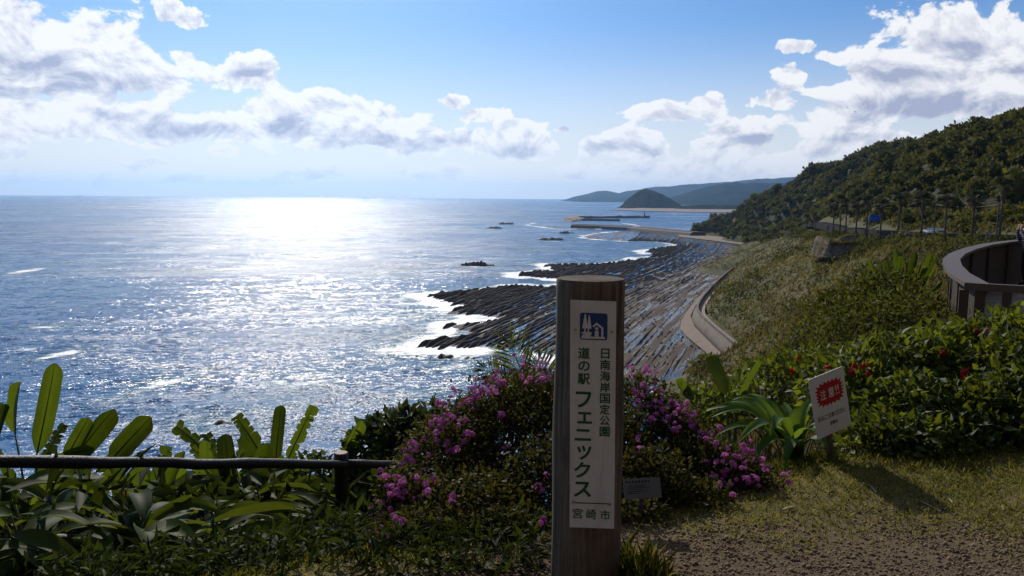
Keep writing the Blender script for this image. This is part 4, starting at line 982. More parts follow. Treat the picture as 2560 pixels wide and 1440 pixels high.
parts = [px_prism(zp([(228, 182), (244, 182), (272, 380), (194, 382)]), 0.0012, 0.0019), px_prism(zp([(284, 198), (298, 198), (322, 382), (274, 384), (266, 330)]), 0.0012, 0.0019),
 px_prism(zp([(222, 384), (242, 384), (242, 432), (222, 432)]), 0.0012, 0.0018), px_prism(zp([(270, 384), (288, 384), (288, 432), (270, 432)]), 0.0012, 0.0018),
 px_prism(zp([(186, 430), (326, 430), (322, 462), (296, 490), (505, 492), (508, 520), (182, 520), (184, 492), (214, 458), (186, 450)]), 0.0012, 0.0020),
 px_prism(zp([(336, 346), (390, 292), (484, 364), (484, 494), (456, 494), (456, 378), (392, 330), (350, 364)]), 0.0012, 0.0021),
 px_prism(zp([(368, 410), (418, 410), (420, 488), (366, 488)]), 0.0012, 0.0018), px_prism(zp(disc(393, 380, 23, 14)), 0.0012, 0.0018)]
V, F2 = merge(parts); obj('emblem_trees_and_house', V, F2, m_white, emb)
def glyphs(txt, boxes, o, u, v, nn, z0, z1, bold=0.0):
    """characters as thin print; each box is x0, y0, w, h on the sign's own axes; strokes thickened by overlaid copies"""
    out = []
    for ch, (x0, y0, w, h) in zip(txt, boxes):
        cu = bpy.data.curves.new('print', 'FONT'); cu.body = ch; cu.size = 1.0; cu.fill_mode = 'FRONT'; cu.resolution_u = 3
        ob = bpy.data.objects.new('print', cu); me = bpy.data.meshes.new_from_object(ob)
        if len(me.vertices) == 0: continue
        co = np.empty(len(me.vertices) * 3); me.vertices.foreach_get('co', co); co = co.reshape(-1, 3)
        lo, hi = co[:, :2].min(0), co[:, :2].max(0); q_ = (co[:, :2] - lo) / np.maximum(hi - lo, 1e-6)
        fs = [tuple(f.vertices) for f in me.polygons]; b_ = bold * max(w, h)
        for n_, (dx, dy) in enumerate([(0, 0), (b_, 0), (-b_, 0), (0, b_), (0, -b_), (b_ * .7, b_ * .7), (-b_ * .7, b_ * .7), (b_ * .7, -b_ * .7), (-b_ * .7, -b_ * .7)][:9 if bold else 1]):
            P0 = o + u * (x0 + b_ + dx + q_[:, :1] * (w - 2 * b_)) + v * (y0 + b_ + dy + q_[:, 1:2] * (h - 2 * b_))
            out.append((P0 + nn * (z1 + 0.00004 * n_), fs))
        bpy.data.objects.remove(ob); bpy.data.curves.remove(cu); bpy.data.meshes.remove(me)
    return merge(out)
def pbox(x0, y0, x1, y1): a = pp_(x0, y1); return a[0], a[1], (x1 - x0) * k_, (y1 - y0) * k_
def lettering(name, txt, boxes, bold, mat=m_green): V, F2 = glyphs(txt, boxes, O_, U_, Vv, Nn, 0, 0.0008, bold); obj(name, V, F2, mat, panel)
lettering('place_name', '日南海岸国定公園', [pbox(1502 if i == 0 else 1500, 857.5 + i * 28.3, 1523.5 if i == 0 else 1525.5, 883 + i * 28.3) for i in range(8)], 0.022)
lettering('station_title', '道の駅', [pbox(1445, 856, 1475, 885), pbox(1446, 891, 1474.5, 916), pbox(1444.5, 922, 1475, 950)], 0.022)
lettering('station_name', 'フェニックス', [pbox(1440, 968, 1479, 1009), pbox(1444, 1020, 1481, 1050), pbox(1438, 1064, 1479, 1094), pbox(1444, 1106, 1480, 1143), pbox(1436, 1149, 1478, 1190), pbox(1436, 1200, 1480, 1240)], 0.030)
V, F2 = plate(O_, U_, Vv, Nn, 96 * k_, 2.6 * k_, 0.0003, 0.0009, 0, *pp_(1433, 1257)); obj('rule_line', V, F2, m_green, panel)
lettering('city_name', '宮崎市', [pbox(1433, 1270, 1459, 1297), pbox(1468, 1271, 1493, 1298), pbox(1503, 1272, 1529, 1299)], 0.010)
for x, y in ((1438.5, 813), (1528, 815), (1436, 1254), (1527, 1257)):
    V, F2 = prism(O_, U_, Vv, Nn, disc(*pp_(x, y), 4.2 * k_, 14), 0.0003, 0.0022); s_ = obj('screw', V, F2, m_screw, panel)
    V, F2 = prism(O_, U_, Vv, Nn, [(pp_(x - 2.6, y)[0], pp_(x, y + .6)[1]), (pp_(x + 2.6, y)[0], pp_(x, y + .6)[1]), (pp_(x + 2.6, y)[0], pp_(x, y - .6)[1]), (pp_(x - 2.6, y)[0], pp_(x, y - .6)[1])], 0.0024, 0.0026); obj('screw_slot', V, F2, m_hull, s_)

# ------------------------------------------------------------------ caution sign
def euler_m(y, p_, r):
    cy_, sy_, cp_, sp2, cr_, sr_ = math.cos(y), math.sin(y), math.cos(p_), math.sin(p_), math.cos(r), math.sin(r)
    return np.array([[cy_, -sy_, 0], [sy_, cy_, 0], [0, 0, 1]]) @ np.array([[1, 0, 0], [0, cp_, -sp2], [0, sp2, cp_]]) @ np.array([[cr_, 0, sr_], [0, 1, 0], [-sr_, 0, cr_]])
M = euler_m(0.394, -0.015, -0.24); w_, h_ = 0.258, 0.366; cs = at_y(2075, 1008, 4.5) + [0.002, 0, 0.002]
cu_, cv_, cn_ = M @ [1, 0, 0], M @ [0, 0, 1], M @ [0, -1, 0]; co_ = cs - cu_ * w_ / 2 - cv_ * h_ / 2
gx, gy = cs[0] + 0.055, cs[1] + 0.03; gb = ground1(gx, gy)
cau = thing('caution_sign', 'tilted white caution board with red starburst in front of the shrubs', 'sign', (gx, gy, gb))
V, F2 = plate(co_, cu_, cv_, cn_, w_, h_, -0.005, 0, 0.004); brd = obj('board', V, F2, simple('white caution board', (0.60, 0.62, 0.66), 0.4, 0.08, 9.0), cau)
st_t = cs + cv_ * 0.10 - cn_ * 0.022; st_b = np.array([gx, gy, gb - 0.2])
V, F2 = tube([st_b, st_t], 0.019, 8); obj('stake', V, F2, m_log, cau)
def cz(x, y):      # photo study (1178x1440 enlargement) to board axes by inverse bilinear on its corners
    q = np.array([[255, 325], [830, 98], [985, 1040], [430, 1300]], float)      # tl tr br bl
    a, b_ = 0.5, 0.5; T_ = np.array([x, y], float)
    for _ in range(12):
        f = q[3] * (1 - a) * (1 - b_) + q[2] * a * (1 - b_) + q[0] * (1 - a) * b_ + q[1] * a * b_ - T_
        ja = (q[2] - q[3]) * (1 - b_) + (q[1] - q[0]) * b_; jb = (q[0] - q[3]) * (1 - a) + (q[1] - q[2]) * a
        s2 = np.linalg.solve(np.stack([ja, jb], 1), -f); a += s2[0]; b_ += s2[1]
    return a * w_, b_ * h_
bc = cz(612, 520); star = []
for i in range(44):
    a = 2 * math.pi * i / 44; e = 4.0; rx_ = (abs(math.cos(a)) ** e + abs(math.sin(a)) ** e) ** (-1 / e)
    k2 = (1.0 if i % 2 else 0.80); star.append((bc[0] + 0.107 * rx_ * math.cos(a) * k2, bc[1] + 0.075 * rx_ * math.sin(a) * k2))
V = np.concatenate([[co_ + cu_ * bc[0] + cv_ * bc[1] + cn_ * 0.0006]] + [np.array([co_ + cu_ * a + cv_ * b_ + cn_ * 0.0006 for a, b_ in star])]); F2 = [(0, 1 + i, 1 + (i + 1) % 44) for i in range(44)]
burst = obj('starburst', V, F2, simple('red print', (0.36, 0.008, 0.012), 0.5, 0.08), brd)
bw = lambda x0, y0, w, h: (bc[0] + x0, bc[1] + y0, w, h)
V, F2 = glyphs('注意!!', [bw(-0.072, -0.030, 0.044, 0.060), bw(-0.012, -0.030, 0.044, 0.060), bw(0.043, -0.028, 0.009, 0.058), bw(0.060, -0.028, 0.009, 0.058)], co_, cu_, cv_, cn_, 0, 0.0011, 0.014); obj('caution_lettering', V, F2, m_white, burst)
m_black = simple('black print', (0.012, 0.013, 0.018), 0.5, 0.05)
tx = '足元にご注意ください。'; bxs = [(0.022 + i * 0.0205, 0.098, 0.0185, 0.029) for i in range(10)] + [(0.022 + 10 * 0.0205, 0.098, 0.007, 0.008)]
V, F2 = glyphs(tx, bxs, co_, cu_, cv_, cn_, 0, 0.0006, 0.018); obj('footing_notice', V, F2, m_black, brd)
V, F2 = glyphs('宮崎市', [(0.105 + i * 0.020, 0.052, 0.017, 0.023) for i in range(3)], co_, cu_, cv_, cn_, 0, 0.0006, 0.03); obj('city_name', V, F2, m_black, brd)
for b_ in (0.028, h_ - 0.024):
    V, F2 = prism(co_, cu_, cv_, cn_, disc(w_ * 0.52, b_, 0.004, 10), 0, 0.002); obj('nail', V, F2, m_screw, brd)

# ------------------------------------------------------------------ small plant plaque in the shade right of the post
a = at_y(1558, 1198, 3.55); b = at_y(1650, 1193, 3.55); c = at_y(1655, 1244, 3.52); u2 = unit(b - a); v2 = unit(np.cross(np.cross(u2, b - c), u2)); n2 = np.cross(u2, v2); hh = np.linalg.norm(b - c); ww = np.linalg.norm(b - a); o2 = a - v2 * hh
gp = ground1(a[0] + ww / 2, 3.58)
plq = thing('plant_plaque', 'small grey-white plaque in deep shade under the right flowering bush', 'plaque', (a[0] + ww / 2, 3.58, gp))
V, F2 = plate(o2, u2, v2, n2, ww, hh, -0.006, 0, 0.002); pb = obj('plate', V, F2, simple('white plate darkened for shade', (0.10, 0.11, 0.115), 0.7, 0.4, 14.0), plq)  # white plate's base colour darkened to carry the shade under the bush
V, F2 = tube([(a[0] + ww / 2, 3.58, gp - 0.1), o2 + u2 * ww / 2 + v2 * hh * 0.6 - n2 * 0.014], 0.010, 8); obj('stake', V, F2, m_hull, plq)
mk = [plate(o2, u2, v2, n2, ww * 0.052, hh * 0.10, 0.0003, 0.0008, 0, ww * (0.06 + 0.085 * i), hh * (0.80 - 0.02 * (i % 2))) for i in range(8)] + [plate(o2, u2, v2, n2, ww * rr_, hh * 0.03, 0.0003, 0.0008, 0, ww * 0.10, hh * (0.62 - 0.09 * i)) for i, rr_ in enumerate((0.5, 0.62, 0.4, 0.55, 0.3))]
V, F2 = merge(mk); obj('worn_print', V, F2, m_black, pb)

# ------------------------------------------------------------------ fence of dark imitation logs
m_fence, t = new_mat('dark glossy imitation log'); o_c = nd(t, 'ShaderNodeTexCoord').outputs['Object']; gr = noise(t, o_c, 60.0, 4, 0.7)
p = princ(t, col=mixc(t, gr, (0.006, 0.005, 0.006), (0.020, 0.016, 0.015)), rough=0.5, spec=0.22); t.links.new(bump(t, gr, 0.8, 0.006), p.inputs['Normal']); finish(t, p.outputs[0])
m_cut = simple('pale cut log end', (0.20, 0.13, 0.095), 0.7, 0.3, 30.0)
FA, FB = np.array([-2.29, 4.2]), np.array([-1.27, 5.9])
def fpt(tq, x=None): return FA + (FB - FA) * tq
ts = [-1.75, -0.42, 0.985, 2.30]
def fence_z(px, py, tq): q = fpt(tq); return at_y(px, py, q[1])[2]
zt0, zt1 = fence_z(190, 1152, 0.0), fence_z(850, 1158, 0.985)
def rail_z(tq, za, zb_): return za + (zb_ - za) * tq / 0.985
zm0, zm1 = fence_z(190, 1338, 0.0), fence_z(850, 1290, 0.985); zl1 = fence_z(850, 1420, 0.985); zl0 = zm0 - (zm1 - zl1)
q = fpt(0.985); fence = thing('fence', 'dark imitation-log fence with post and three rails among the big leaves', 'fence', (q[0], q[1], ground1(*q)))
for tq in ts:
    q = fpt(tq); zt = rail_z(tq, zt0, zt1) + 0.085; zb_ = min(ground1(*q), zt - 0.95) - 0.3
    rr = 0.052
    V, F2 = tube([(q[0], q[1], z) for z in np.linspace(zb_, zt - 0.006, 12)], rr * (1 + 0.05 * rng.normal(size=12)), 14); po = obj('post', V, F2, m_fence, fence, True)
    V, F2 = tube([(q[0], q[1], zt - 0.006), (q[0], q[1], zt)], [rr * 0.99, rr * 0.9], 14); obj('cut_end', V, F2, m_cut, po)
for i in range(3):
    for (za, zb_) in ((zt0, zt1), (zm0, zm1), (zl0, zl1)):
        tt = np.linspace(ts[i], ts[i + 1], 16); pts = np.array([[*fpt(u_), rail_z(u_, za, zb_)] for u_ in tt]); nf = unit(np.array([1.7, -1.02, 0]))
        pts += nf * 0.055 + 0.004 * rng.normal(size=(16, 3))
        V, F2 = tube(pts, 0.033 * (1 + 0.06 * rng.normal(size=16)), 10); obj('rail', V, F2, m_fence, fence, True)
q = fpt(0.985); zz_ = rail_z(0.985, zm0, zm1)
V, F2 = tube([(q[0] + 0.07 + 0.01 * math.sin(k), q[1] - 0.06, zz_ - 0.04 * k + 0.02) for k in range(9)], 0.003, 5); obj('tie_wire', V, F2, m_screw, fence)

# ------------------------------------------------------------------ broad leaves
def bez(p0, p1, p2, n): u_ = np.linspace(0, 1, n)[:, None]; return (1 - u_) ** 2 * p0 + 2 * u_ * (1 - u_) * p1 + u_ ** 2 * p2
def ribbon(pts, wid, face, fold=0.25, wave=0.0, ph=0.0):
    T = unit(np.gradient(pts, axis=0)); S = unit(np.cross(T, face)); Nn_ = np.cross(S, T); n = len(pts); s_ = wave * np.sin(np.linspace(0, 9, n) + ph)[:, None] * Nn_
    w = wid[:, None]; V = np.stack([pts - S * w + Nn_ * w * fold + s_, pts - S * w * 0.5 + Nn_ * w * fold * 0.35, pts, pts + S * w * 0.5 + Nn_ * w * fold * 0.35, pts + S * w + Nn_ * w * fold - s_], 1).reshape(-1, 3)
    F2 = [(i * 5 + k, i * 5 + k + 1, i * 5 + k + 6, i * 5 + k + 5) for i in range(n - 1) for k in range(4)]
    return V, F2
def torn(pts, wid, face, r, fold=0.3):
    """blade split into strips that stay joined along the rib and part towards the margin"""
    T = unit(np.gradient(pts, axis=0)); S = unit(np.cross(T, face)); Nn_ = np.cross(S, T); n = len(pts); parts = []
    for sd_ in (-1, 1):
        i = 0
        while i < n - 1:
            m_ = int(min(n - 1 - i, r.integers(1, 5))); tilt = r.uniform(-0.15, 0.75); a, b = pts[i], pts[i + m_]
            wa, wb = wid[i], wid[i + m_]; wd = max(wa, wb) * r.uniform(0.7, 1.05)
            out = S[i] * sd_ * wd + Nn_[i] * wd * (fold - tilt * 0.4) + T[i] * wd * 0.30 - np.array([0, 0, wd * 0.35 * max(tilt, 0)])
            mid = out * 0.5 + Nn_[i] * wd * 0.08; sh = r.uniform(0.0, 0.25)
            a2, b2 = a + (b - a) * sh, b - (b - a) * r.uniform(0.05, 0.3)
            parts.append((np.array([a, b, b + mid, a + mid, b2 + out * 0.97, a2 + out]), [(0, 1, 2, 3), (3, 2, 4, 5)])); i += m_
    return merge(parts)
pad = lambda u_: np.clip(np.minimum(1, (u_ / 0.20) ** 0.7) * np.minimum(1, ((1.004 - u_) / 0.09) ** 0.45) * (0.88 + 0.12 * np.sin(u_ * 3.1)), 0.02, 1)
lance = lambda u_: np.clip(np.sin(math.pi * np.clip(u_, 0.015, 0.985) ** 0.85) ** 0.8, 0.03, 1)
m_paddle = leaf_mat('paddle leaf', (0.008, 0.020, 0.005), (0.022, 0.044, 0.008), (0.17, 0.235, 0.012), 0.36, 0.5, 0.12, 'random', 0.15)
m_ging = leaf_mat('ginger leaf', (0.014, 0.032, 0.006), (0.042, 0.066, 0.010), (0.20, 0.24, 0.018), 0.34, 0.55, 0.06, 'random', 0.12)
m_strap = leaf_mat('strap leaf', (0.030, 0.075, 0.012), (0.055, 0.115, 0.020), (0.26, 0.38, 0.03), 0.36, 0.5, 0.10, 'random', 0.10)
m_stem = simple('green leaf stalk', (0.05, 0.08, 0.02), 0.5, 0.3)
m_deadl = leaf_mat('withered leaf', (0.06, 0.035, 0.02), (0.14, 0.085, 0.045), (0.25, 0.13, 0.05), 0.3, 0.6, 0.2, 'random')
# tip x, tip y, blade foot x, foot y, width px, depth, facing turn, torn
PADDLES = [
 ('tall paddle-leaved plant at the far left behind the rail, tallest leaf upright', [(137,908,92,1135,52,6.2,.55,0),(52,955,38,1085,44,6.6,-.5,0),(10,1010,-30,1130,46,6.3,.3,0),(160,1060,110,1150,36,6.6,.7,1),(235,1120,120,1160,40,6.0,.9,0)]),
 ('paddle-leaved plant left of centre rail with dark leaves leaning right', [(286,1022,188,1142,58,6.3,.75,0),(222,1045,163,1150,44,6.0,.6,0),(378,1042,272,1155,62,6.1,.35,0),(330,1110,240,1180,44,6.4,.8,0)]),
 ('ragged paddle-leaved plant with tattered drooping leaf before the glitter', [(440,1065,545,1170,46,6.6,.6,1),(515,1085,560,1180,40,6.7,.5,1),(480,1120,560,1200,40,6.5,.6,1)]),
 ('paddle-leaved plant nearest the fence post, one bright leaf bolt upright', [(703,1014,688,1165,36,6.5,.15,0),(590,1040,668,1165,44,6.4,.5,1),(783,1014,712,1165,38,6.6,.4,1),(562,1086,590,1265,48,6.0,.2,0),(650,1180,660,1290,40,6.2,.6,0)]),
 ('small paddle-leaved plant just behind the fence post', [(903,1050,842,1175,40,6.9,.7,0),(880,1075,838,1180,30,7.0,.3,1),(905,1100,868,1160,26,6.8,.1,0)]),
]
r2 = np.random.default_rng(21)
for lab, leaves in PADDLES:
    base_px = np.mean([l[2] for l in leaves]); Yb = np.mean([l[5] for l in leaves]); X0 = at_y(base_px, 1200, Yb)[0]; g0 = ground1(X0, Yb) - 0.02
    root = thing('paddle_leaf_plant', lab, 'plant', (X0, Yb, g0), 'paddle-leaved plants behind the fence'); b0 = np.array([X0, Yb, g0])
    for (tx, ty, bx_, by_, wpx_, Yd, turn, tr) in leaves:
        foot = at_y(bx_, by_, Yd); tip = at_y(tx, ty, Yd + r2.uniform(-0.15, 0.25)); wid = wpx_ / 2 / 2000 * Yd * 0.92
        mid = (foot + tip) / 2 + np.array([0, r2.uniform(-0.05, 0.08), 0.02]); n = 18; pts = bez(foot, mid, tip, n); face = unit(np.array([turn * 1.2, -1.0, 0.25])); u_ = np.linspace(0, 1, n)
        V, F2 = torn(pts, wid * pad(u_), face, r2) if tr else ribbon(pts, wid * pad(u_), face, 0.80, wid * 0.06, r2.uniform(0, 6))
        lf = obj('leaf', V, F2, m_paddle, root, not tr)
        V, F2 = tube(bez(b0 + r2.normal(size=3) * [0.05, 0.05, 0], (b0 + foot) / 2 + [(foot[0] - b0[0]) * -0.2, 0, 0.1], foot, 7), np.linspace(0.016, 0.007, 7), 6); obj('leaf_stalk', V, F2, m_stem, root, True)
        V, F2 = tube(pts, np.linspace(0.007, 0.0015, n), 5); obj('midrib', V, F2, m_stem, lf, True)
    for k in range(5):     # lower leaves of the clump
        a = r2.uniform(0, 6.28); hgt_ = r2.uniform(0.35, 0.8); tip = b0 + np.array([math.cos(a) * 0.5, math.sin(a) * 0.35, hgt_ + 0.4]); foot = b0 + np.array([math.cos(a) * 0.14, math.sin(a) * 0.1, hgt_ * 0.45])
        pts = bez(foot, (foot + tip) / 2 + [0, 0, 0.2], tip, 12); V, F2 = ribbon(pts, 0.075 * pad(np.linspace(0, 1, 12)), unit(r2.normal(size=3) * 0.4 + [0, -0.6, 0.8]), 0.4, 0.006, k)
        obj('leaf', V, F2, m_paddle, root, True); V, F2 = tube([b0, foot], [0.014, 0.007], 5); obj('leaf_stalk', V, F2, m_stem, root, True)
# more of the same plants closing the thicket behind the rails
MORE = [(30,1180,5.6),(120,1210,5.9),(215,1190,5.5),(320,1215,6.0),(410,1190,5.7),(500,1225,6.1),(610,1215,5.9),(720,1230,6.3),(800,1215,6.5)]
MLAB = ['at the left edge under the top rail', 'under the tallest leaf', 'under the dark leaning leaves', 'below the rail right of the leaning leaves', 'left of the ragged leaf, low down', 'under the ragged leaf', 'under the left of the upright leaves', 'between the bright upright leaf and the fence post', 'just left of the fence post']
for (bx_, by_, Yd), ml in zip(MORE, MLAB):
    c = at_y(bx_, by_, Yd); g0 = ground1(c[0], Yd) - 0.02; b0 = np.array([c[0], Yd, g0]); root = thing('paddle_leaf_plant', 'low paddle-leaved plant ' + ml, 'plant', tuple(b0), 'paddle-leaved plants behind the fence')
    for k in range(8):
        tx, ty = bx_ + r2.normal() * 75, by_ - 25 + r2.normal() * 45; foot = (b0 * 0.45 + c * 0.55) + r2.normal(size=3) * [0.06, 0.06, 0.10]; tip = at_y(tx, ty, Yd + r2.uniform(-.35, .35)); L_2 = np.linalg.norm(tip - foot)
        if L_2 < 0.25: tip = foot + unit(tip - foot) * 0.3
        n = 14; u_ = np.linspace(0, 1, n); pts = bez(foot, (foot + tip) / 2 + [0, 0, r2.uniform(0.03, 0.16)], tip, n); wid = r2.uniform(0.045, 0.07); face = unit(np.array([r2.uniform(-1, 1), -0.8, 0.5]))
        tr = r2.random() < 0.25; V, F2 = torn(pts, wid * pad(u_), face, r2) if tr else ribbon(pts, wid * pad(u_), face, 0.6, wid * 0.08, k); obj('leaf', V, F2, m_deadl if r2.random() < 0.07 else m_paddle, root, not tr)
        V, F2 = tube(bez(b0, (b0 + foot) / 2 + [0, 0, 0.05], foot, 5), np.linspace(0.014, 0.007, 5), 5); obj('leaf_stalk', V, F2, m_stem, root, True)
# long-leaved ginger plants in front of and under the rails
GING = [(-2.95, 4.6), (-2.75, 5.2), (-2.3, 5.3), (-2.35, 3.75), (-1.85, 4.55), (-2.15, 5.9), (-1.75, 6.0), (-1.75, 5.5), (-1.95, 3.75), (-1.5, 3.85), (-1.15, 6.6), (-0.75, 6.3)]
GLAB = ['long-leaved ginger plant at the left edge behind the top rail', 'ginger plant at the left rising above the top rail', 'ginger plant left of centre just behind the rails', 'ginger plant in the bottom left corner', 'ginger plant whose leaves lie over the middle rail',
 'ginger plant behind the rails under the ragged paddle leaves', 'ginger plant behind the rails under the bright upright leaf', 'ginger plant left of the fence post with drooping pale leaves', 'dark ginger plant at the bottom edge left of centre', 'ginger plant at the bottom edge below the middle rail',
 'ginger plant behind the fence post base', 'ginger plant between the fence post and the flowering bush']
for (gx, gy), lab in zip(GING, GLAB):
    g0 = ground1(gx, gy); b0 = np.array([gx, gy, g0]); root = thing('ginger_plant', lab, 'plant', (gx, gy, g0 - 0.03), 'long-leaved ginger plants by the fence')
    infront = (gx + 2.29) * 1.7 - (gy - 4.2) * 1.02 > 0
    zlim = (rail_z(np.clip((gy - 4.2) / 1.7, -0.3, 1.3), zt0, zt1) - g0) * (0.72 if infront else 1.05)
    for k in range(4):
        a0 = r2.uniform(0, 6.28); H_ = zlim * r2.uniform(0.62, 0.98); le = np.array([math.cos(a0), math.sin(a0)]) * r2.uniform(0.05, 0.2)
        topp = b0 + [le[0], le[1], H_]; st = bez(b0 + [le[0] * .2, le[1] * .2, -0.05], b0 + [le[0] * 0.4, le[1] * 0.4, H_ * 0.6], topp, 8); V, F2 = tube(st, np.linspace(0.010, 0.004, 8), 6); obj('cane', V, F2, m_stem, root, True)
        for j in range(6):
            f_ = 0.30 + 0.68 * j / 5; bp = st[int(f_ * 7)]; a = a0 + j * math.pi * 0.9 + r2.uniform(-0.6, 0.6); L = r2.uniform(0.36, 0.62); dr_ = np.array([math.cos(a) + 0.45, math.sin(a) * 0.8, 0]); dr_ = unit(dr_)
            e = r2.uniform(0.15, 0.7); mid = bp + dr_ * L * 0.5 + [0, 0, L * e * 0.55]; tip = bp + dr_ * L * 0.98 + [0, 0, L * (e * 0.45 - r2.uniform(0.1, 0.55))]
            pts = bez(bp, mid, tip, 12); V, F2 = ribbon(pts, r2.uniform(0.040, 0.064) * lance(np.linspace(0, 1, 12)), unit(np.array([0, 0, 1.0]) + 0.35 * r2.normal(size=3)), 0.35, 0.006, j); obj('leaf', V, F2, m_deadl if r2.random() < 0.05 else m_ging, root, True)
# dark understorey that closes the ground beneath the big leaves
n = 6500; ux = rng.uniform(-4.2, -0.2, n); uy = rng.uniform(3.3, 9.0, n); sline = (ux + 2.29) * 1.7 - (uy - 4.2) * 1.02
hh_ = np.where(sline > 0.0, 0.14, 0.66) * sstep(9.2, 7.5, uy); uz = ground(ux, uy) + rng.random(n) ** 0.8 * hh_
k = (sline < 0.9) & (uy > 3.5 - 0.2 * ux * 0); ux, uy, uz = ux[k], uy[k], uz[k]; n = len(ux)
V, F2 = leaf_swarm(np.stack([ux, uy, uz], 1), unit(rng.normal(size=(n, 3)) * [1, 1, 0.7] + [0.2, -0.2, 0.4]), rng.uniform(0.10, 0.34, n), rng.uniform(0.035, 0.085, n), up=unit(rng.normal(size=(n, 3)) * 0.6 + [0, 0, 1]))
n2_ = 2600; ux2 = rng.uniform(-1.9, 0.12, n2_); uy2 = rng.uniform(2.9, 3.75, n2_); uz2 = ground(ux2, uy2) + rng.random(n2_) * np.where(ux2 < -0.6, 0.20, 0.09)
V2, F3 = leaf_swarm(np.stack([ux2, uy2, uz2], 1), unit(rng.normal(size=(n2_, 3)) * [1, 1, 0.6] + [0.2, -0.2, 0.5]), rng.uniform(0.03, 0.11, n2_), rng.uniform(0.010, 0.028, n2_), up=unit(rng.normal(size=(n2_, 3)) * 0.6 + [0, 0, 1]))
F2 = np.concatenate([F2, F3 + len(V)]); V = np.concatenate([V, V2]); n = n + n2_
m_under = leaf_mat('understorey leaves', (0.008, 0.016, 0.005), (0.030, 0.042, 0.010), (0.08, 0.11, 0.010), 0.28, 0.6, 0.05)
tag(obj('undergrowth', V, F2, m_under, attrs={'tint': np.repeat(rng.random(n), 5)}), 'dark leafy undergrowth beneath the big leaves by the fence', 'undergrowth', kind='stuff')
# strap-leaved lily
LB = at_y(1985, 1150, 4.75); LB[2] = ground1(LB[0], LB[1]); lily = thing('strap_leaf_lily', 'big strap-leaved lily with arching leaves left of the caution sign', 'plant', tuple(LB))
for (tx, ty, dy, hi) in [(1762,1052,-.05,.30),(1785,1092,-.12,.22),(1752,1035,.15,.28),(1872,985,.35,.16),(1830,1000,.1,.25),(1800,1015,.25,.25),(1905,1000,.3,.12),(2022,1030,.12,.22),(2050,1022,-.05,.25),(2098,1160,-.25,.22),(1885,1150,-.35,.22),(1845,1105,-.30,.28),(2045,1075,-.15,.15),(1960,1005,.3,.08),(1925,1090,-.3,.30),(2070,1120,-.3,.25),(1960,1170,-.35,.25),(1995,1020,.2,.1)]:
    tip = at_y(tx, ty, LB[1] + dy); b0 = LB + [r2.uniform(-.03, .03), r2.uniform(-.03, .03), 0.03]; mid = (b0 + tip) / 2 + [0, 0, hi + 0.04]; mid[:2] = b0[:2] * 0.55 + tip[:2] * 0.45
    n = 18; pts = bez(b0, mid, tip, n); wd = 0.042 * np.clip(np.minimum(1, 0.75 + np.linspace(0, 1, n)) * np.minimum(1, ((1.01 - np.linspace(0, 1, n)) / 0.45) ** 0.7), 0.02, 1)
    V, F2 = ribbon(pts, wd, unit(np.array([0, -0.25, 1.0])), 0.35, 0.003, tx); obj('leaf', V, F2, m_strap, lily, True)
# young date palm behind the bush
DB = at_y(1400, 1080, 5.1); DB[2] = ground1(DB[0], DB[1]); dp = thing('young_date_palm', 'young palm with feathery fronds rising behind the bush left of the log post', 'palm', tuple(DB))
m_frond = leaf_mat('feather palm leaflet', (0.035, 0.055, 0.018), (0.075, 0.095, 0.03), (0.32, 0.36, 0.06), 0.4, 0.35, 0.5)
for (tx, ty, mx, my, dy, ll) in [(1277,862,1318,960,0,.20),(1248,985,1320,960,-.15,.18),(1290,1085,1350,980,-.25,.19),(1345,905,1370,960,.2,.19),(1215,925,1300,950,.25,.16),(1440,900,1420,980,.1,.18)]:
    tip = at_y(tx, ty, DB[1] + dy); mid = at_y(mx, my, DB[1] + dy / 2); n = 22; pts = bez(DB + [0, 0, 0.3], mid, tip, n)
    V, F2 = tube(np.concatenate([[DB], pts]), np.linspace(0.009, 0.002, n + 1), 5); fr = obj('frond', V, F2, m_stem, dp, True)
    T = unit(np.gradient(pts, axis=0)); S = unit(np.cross(T, unit(np.array([0.1, -1, 0.35])))); locs = []; ax = []; Ls = []
    for i in range(5, n):
        for sd_ in (-1, 1):
            for h2 in (0, 0.5):
                j = min(i + 1, n - 1); locs.append(pts[i] * (1 - h2) + pts[j] * h2); ax.append(unit(T[i] * 0.75 + S[i] * sd_ * (0.8 if i < n - 2 else 0.3) + r2.normal(size=3) * 0.08)); Ls.append(ll * (0.6 + 0.6 * math.sin(math.pi * (i - 3) / (n - 2))) )
    V, F2 = leaf_swarm(np.array(locs), np.array(ax), np.array(Ls), 0.011, up=np.tile(unit(np.array([0.1, -1, 0.4])), (len(locs), 1))); tag(obj('leaflets', V, F2, m_frond, fr, attrs={'tint': np.repeat(r2.uniform(0, 1, len(locs)), 5)}), kind='stuff')

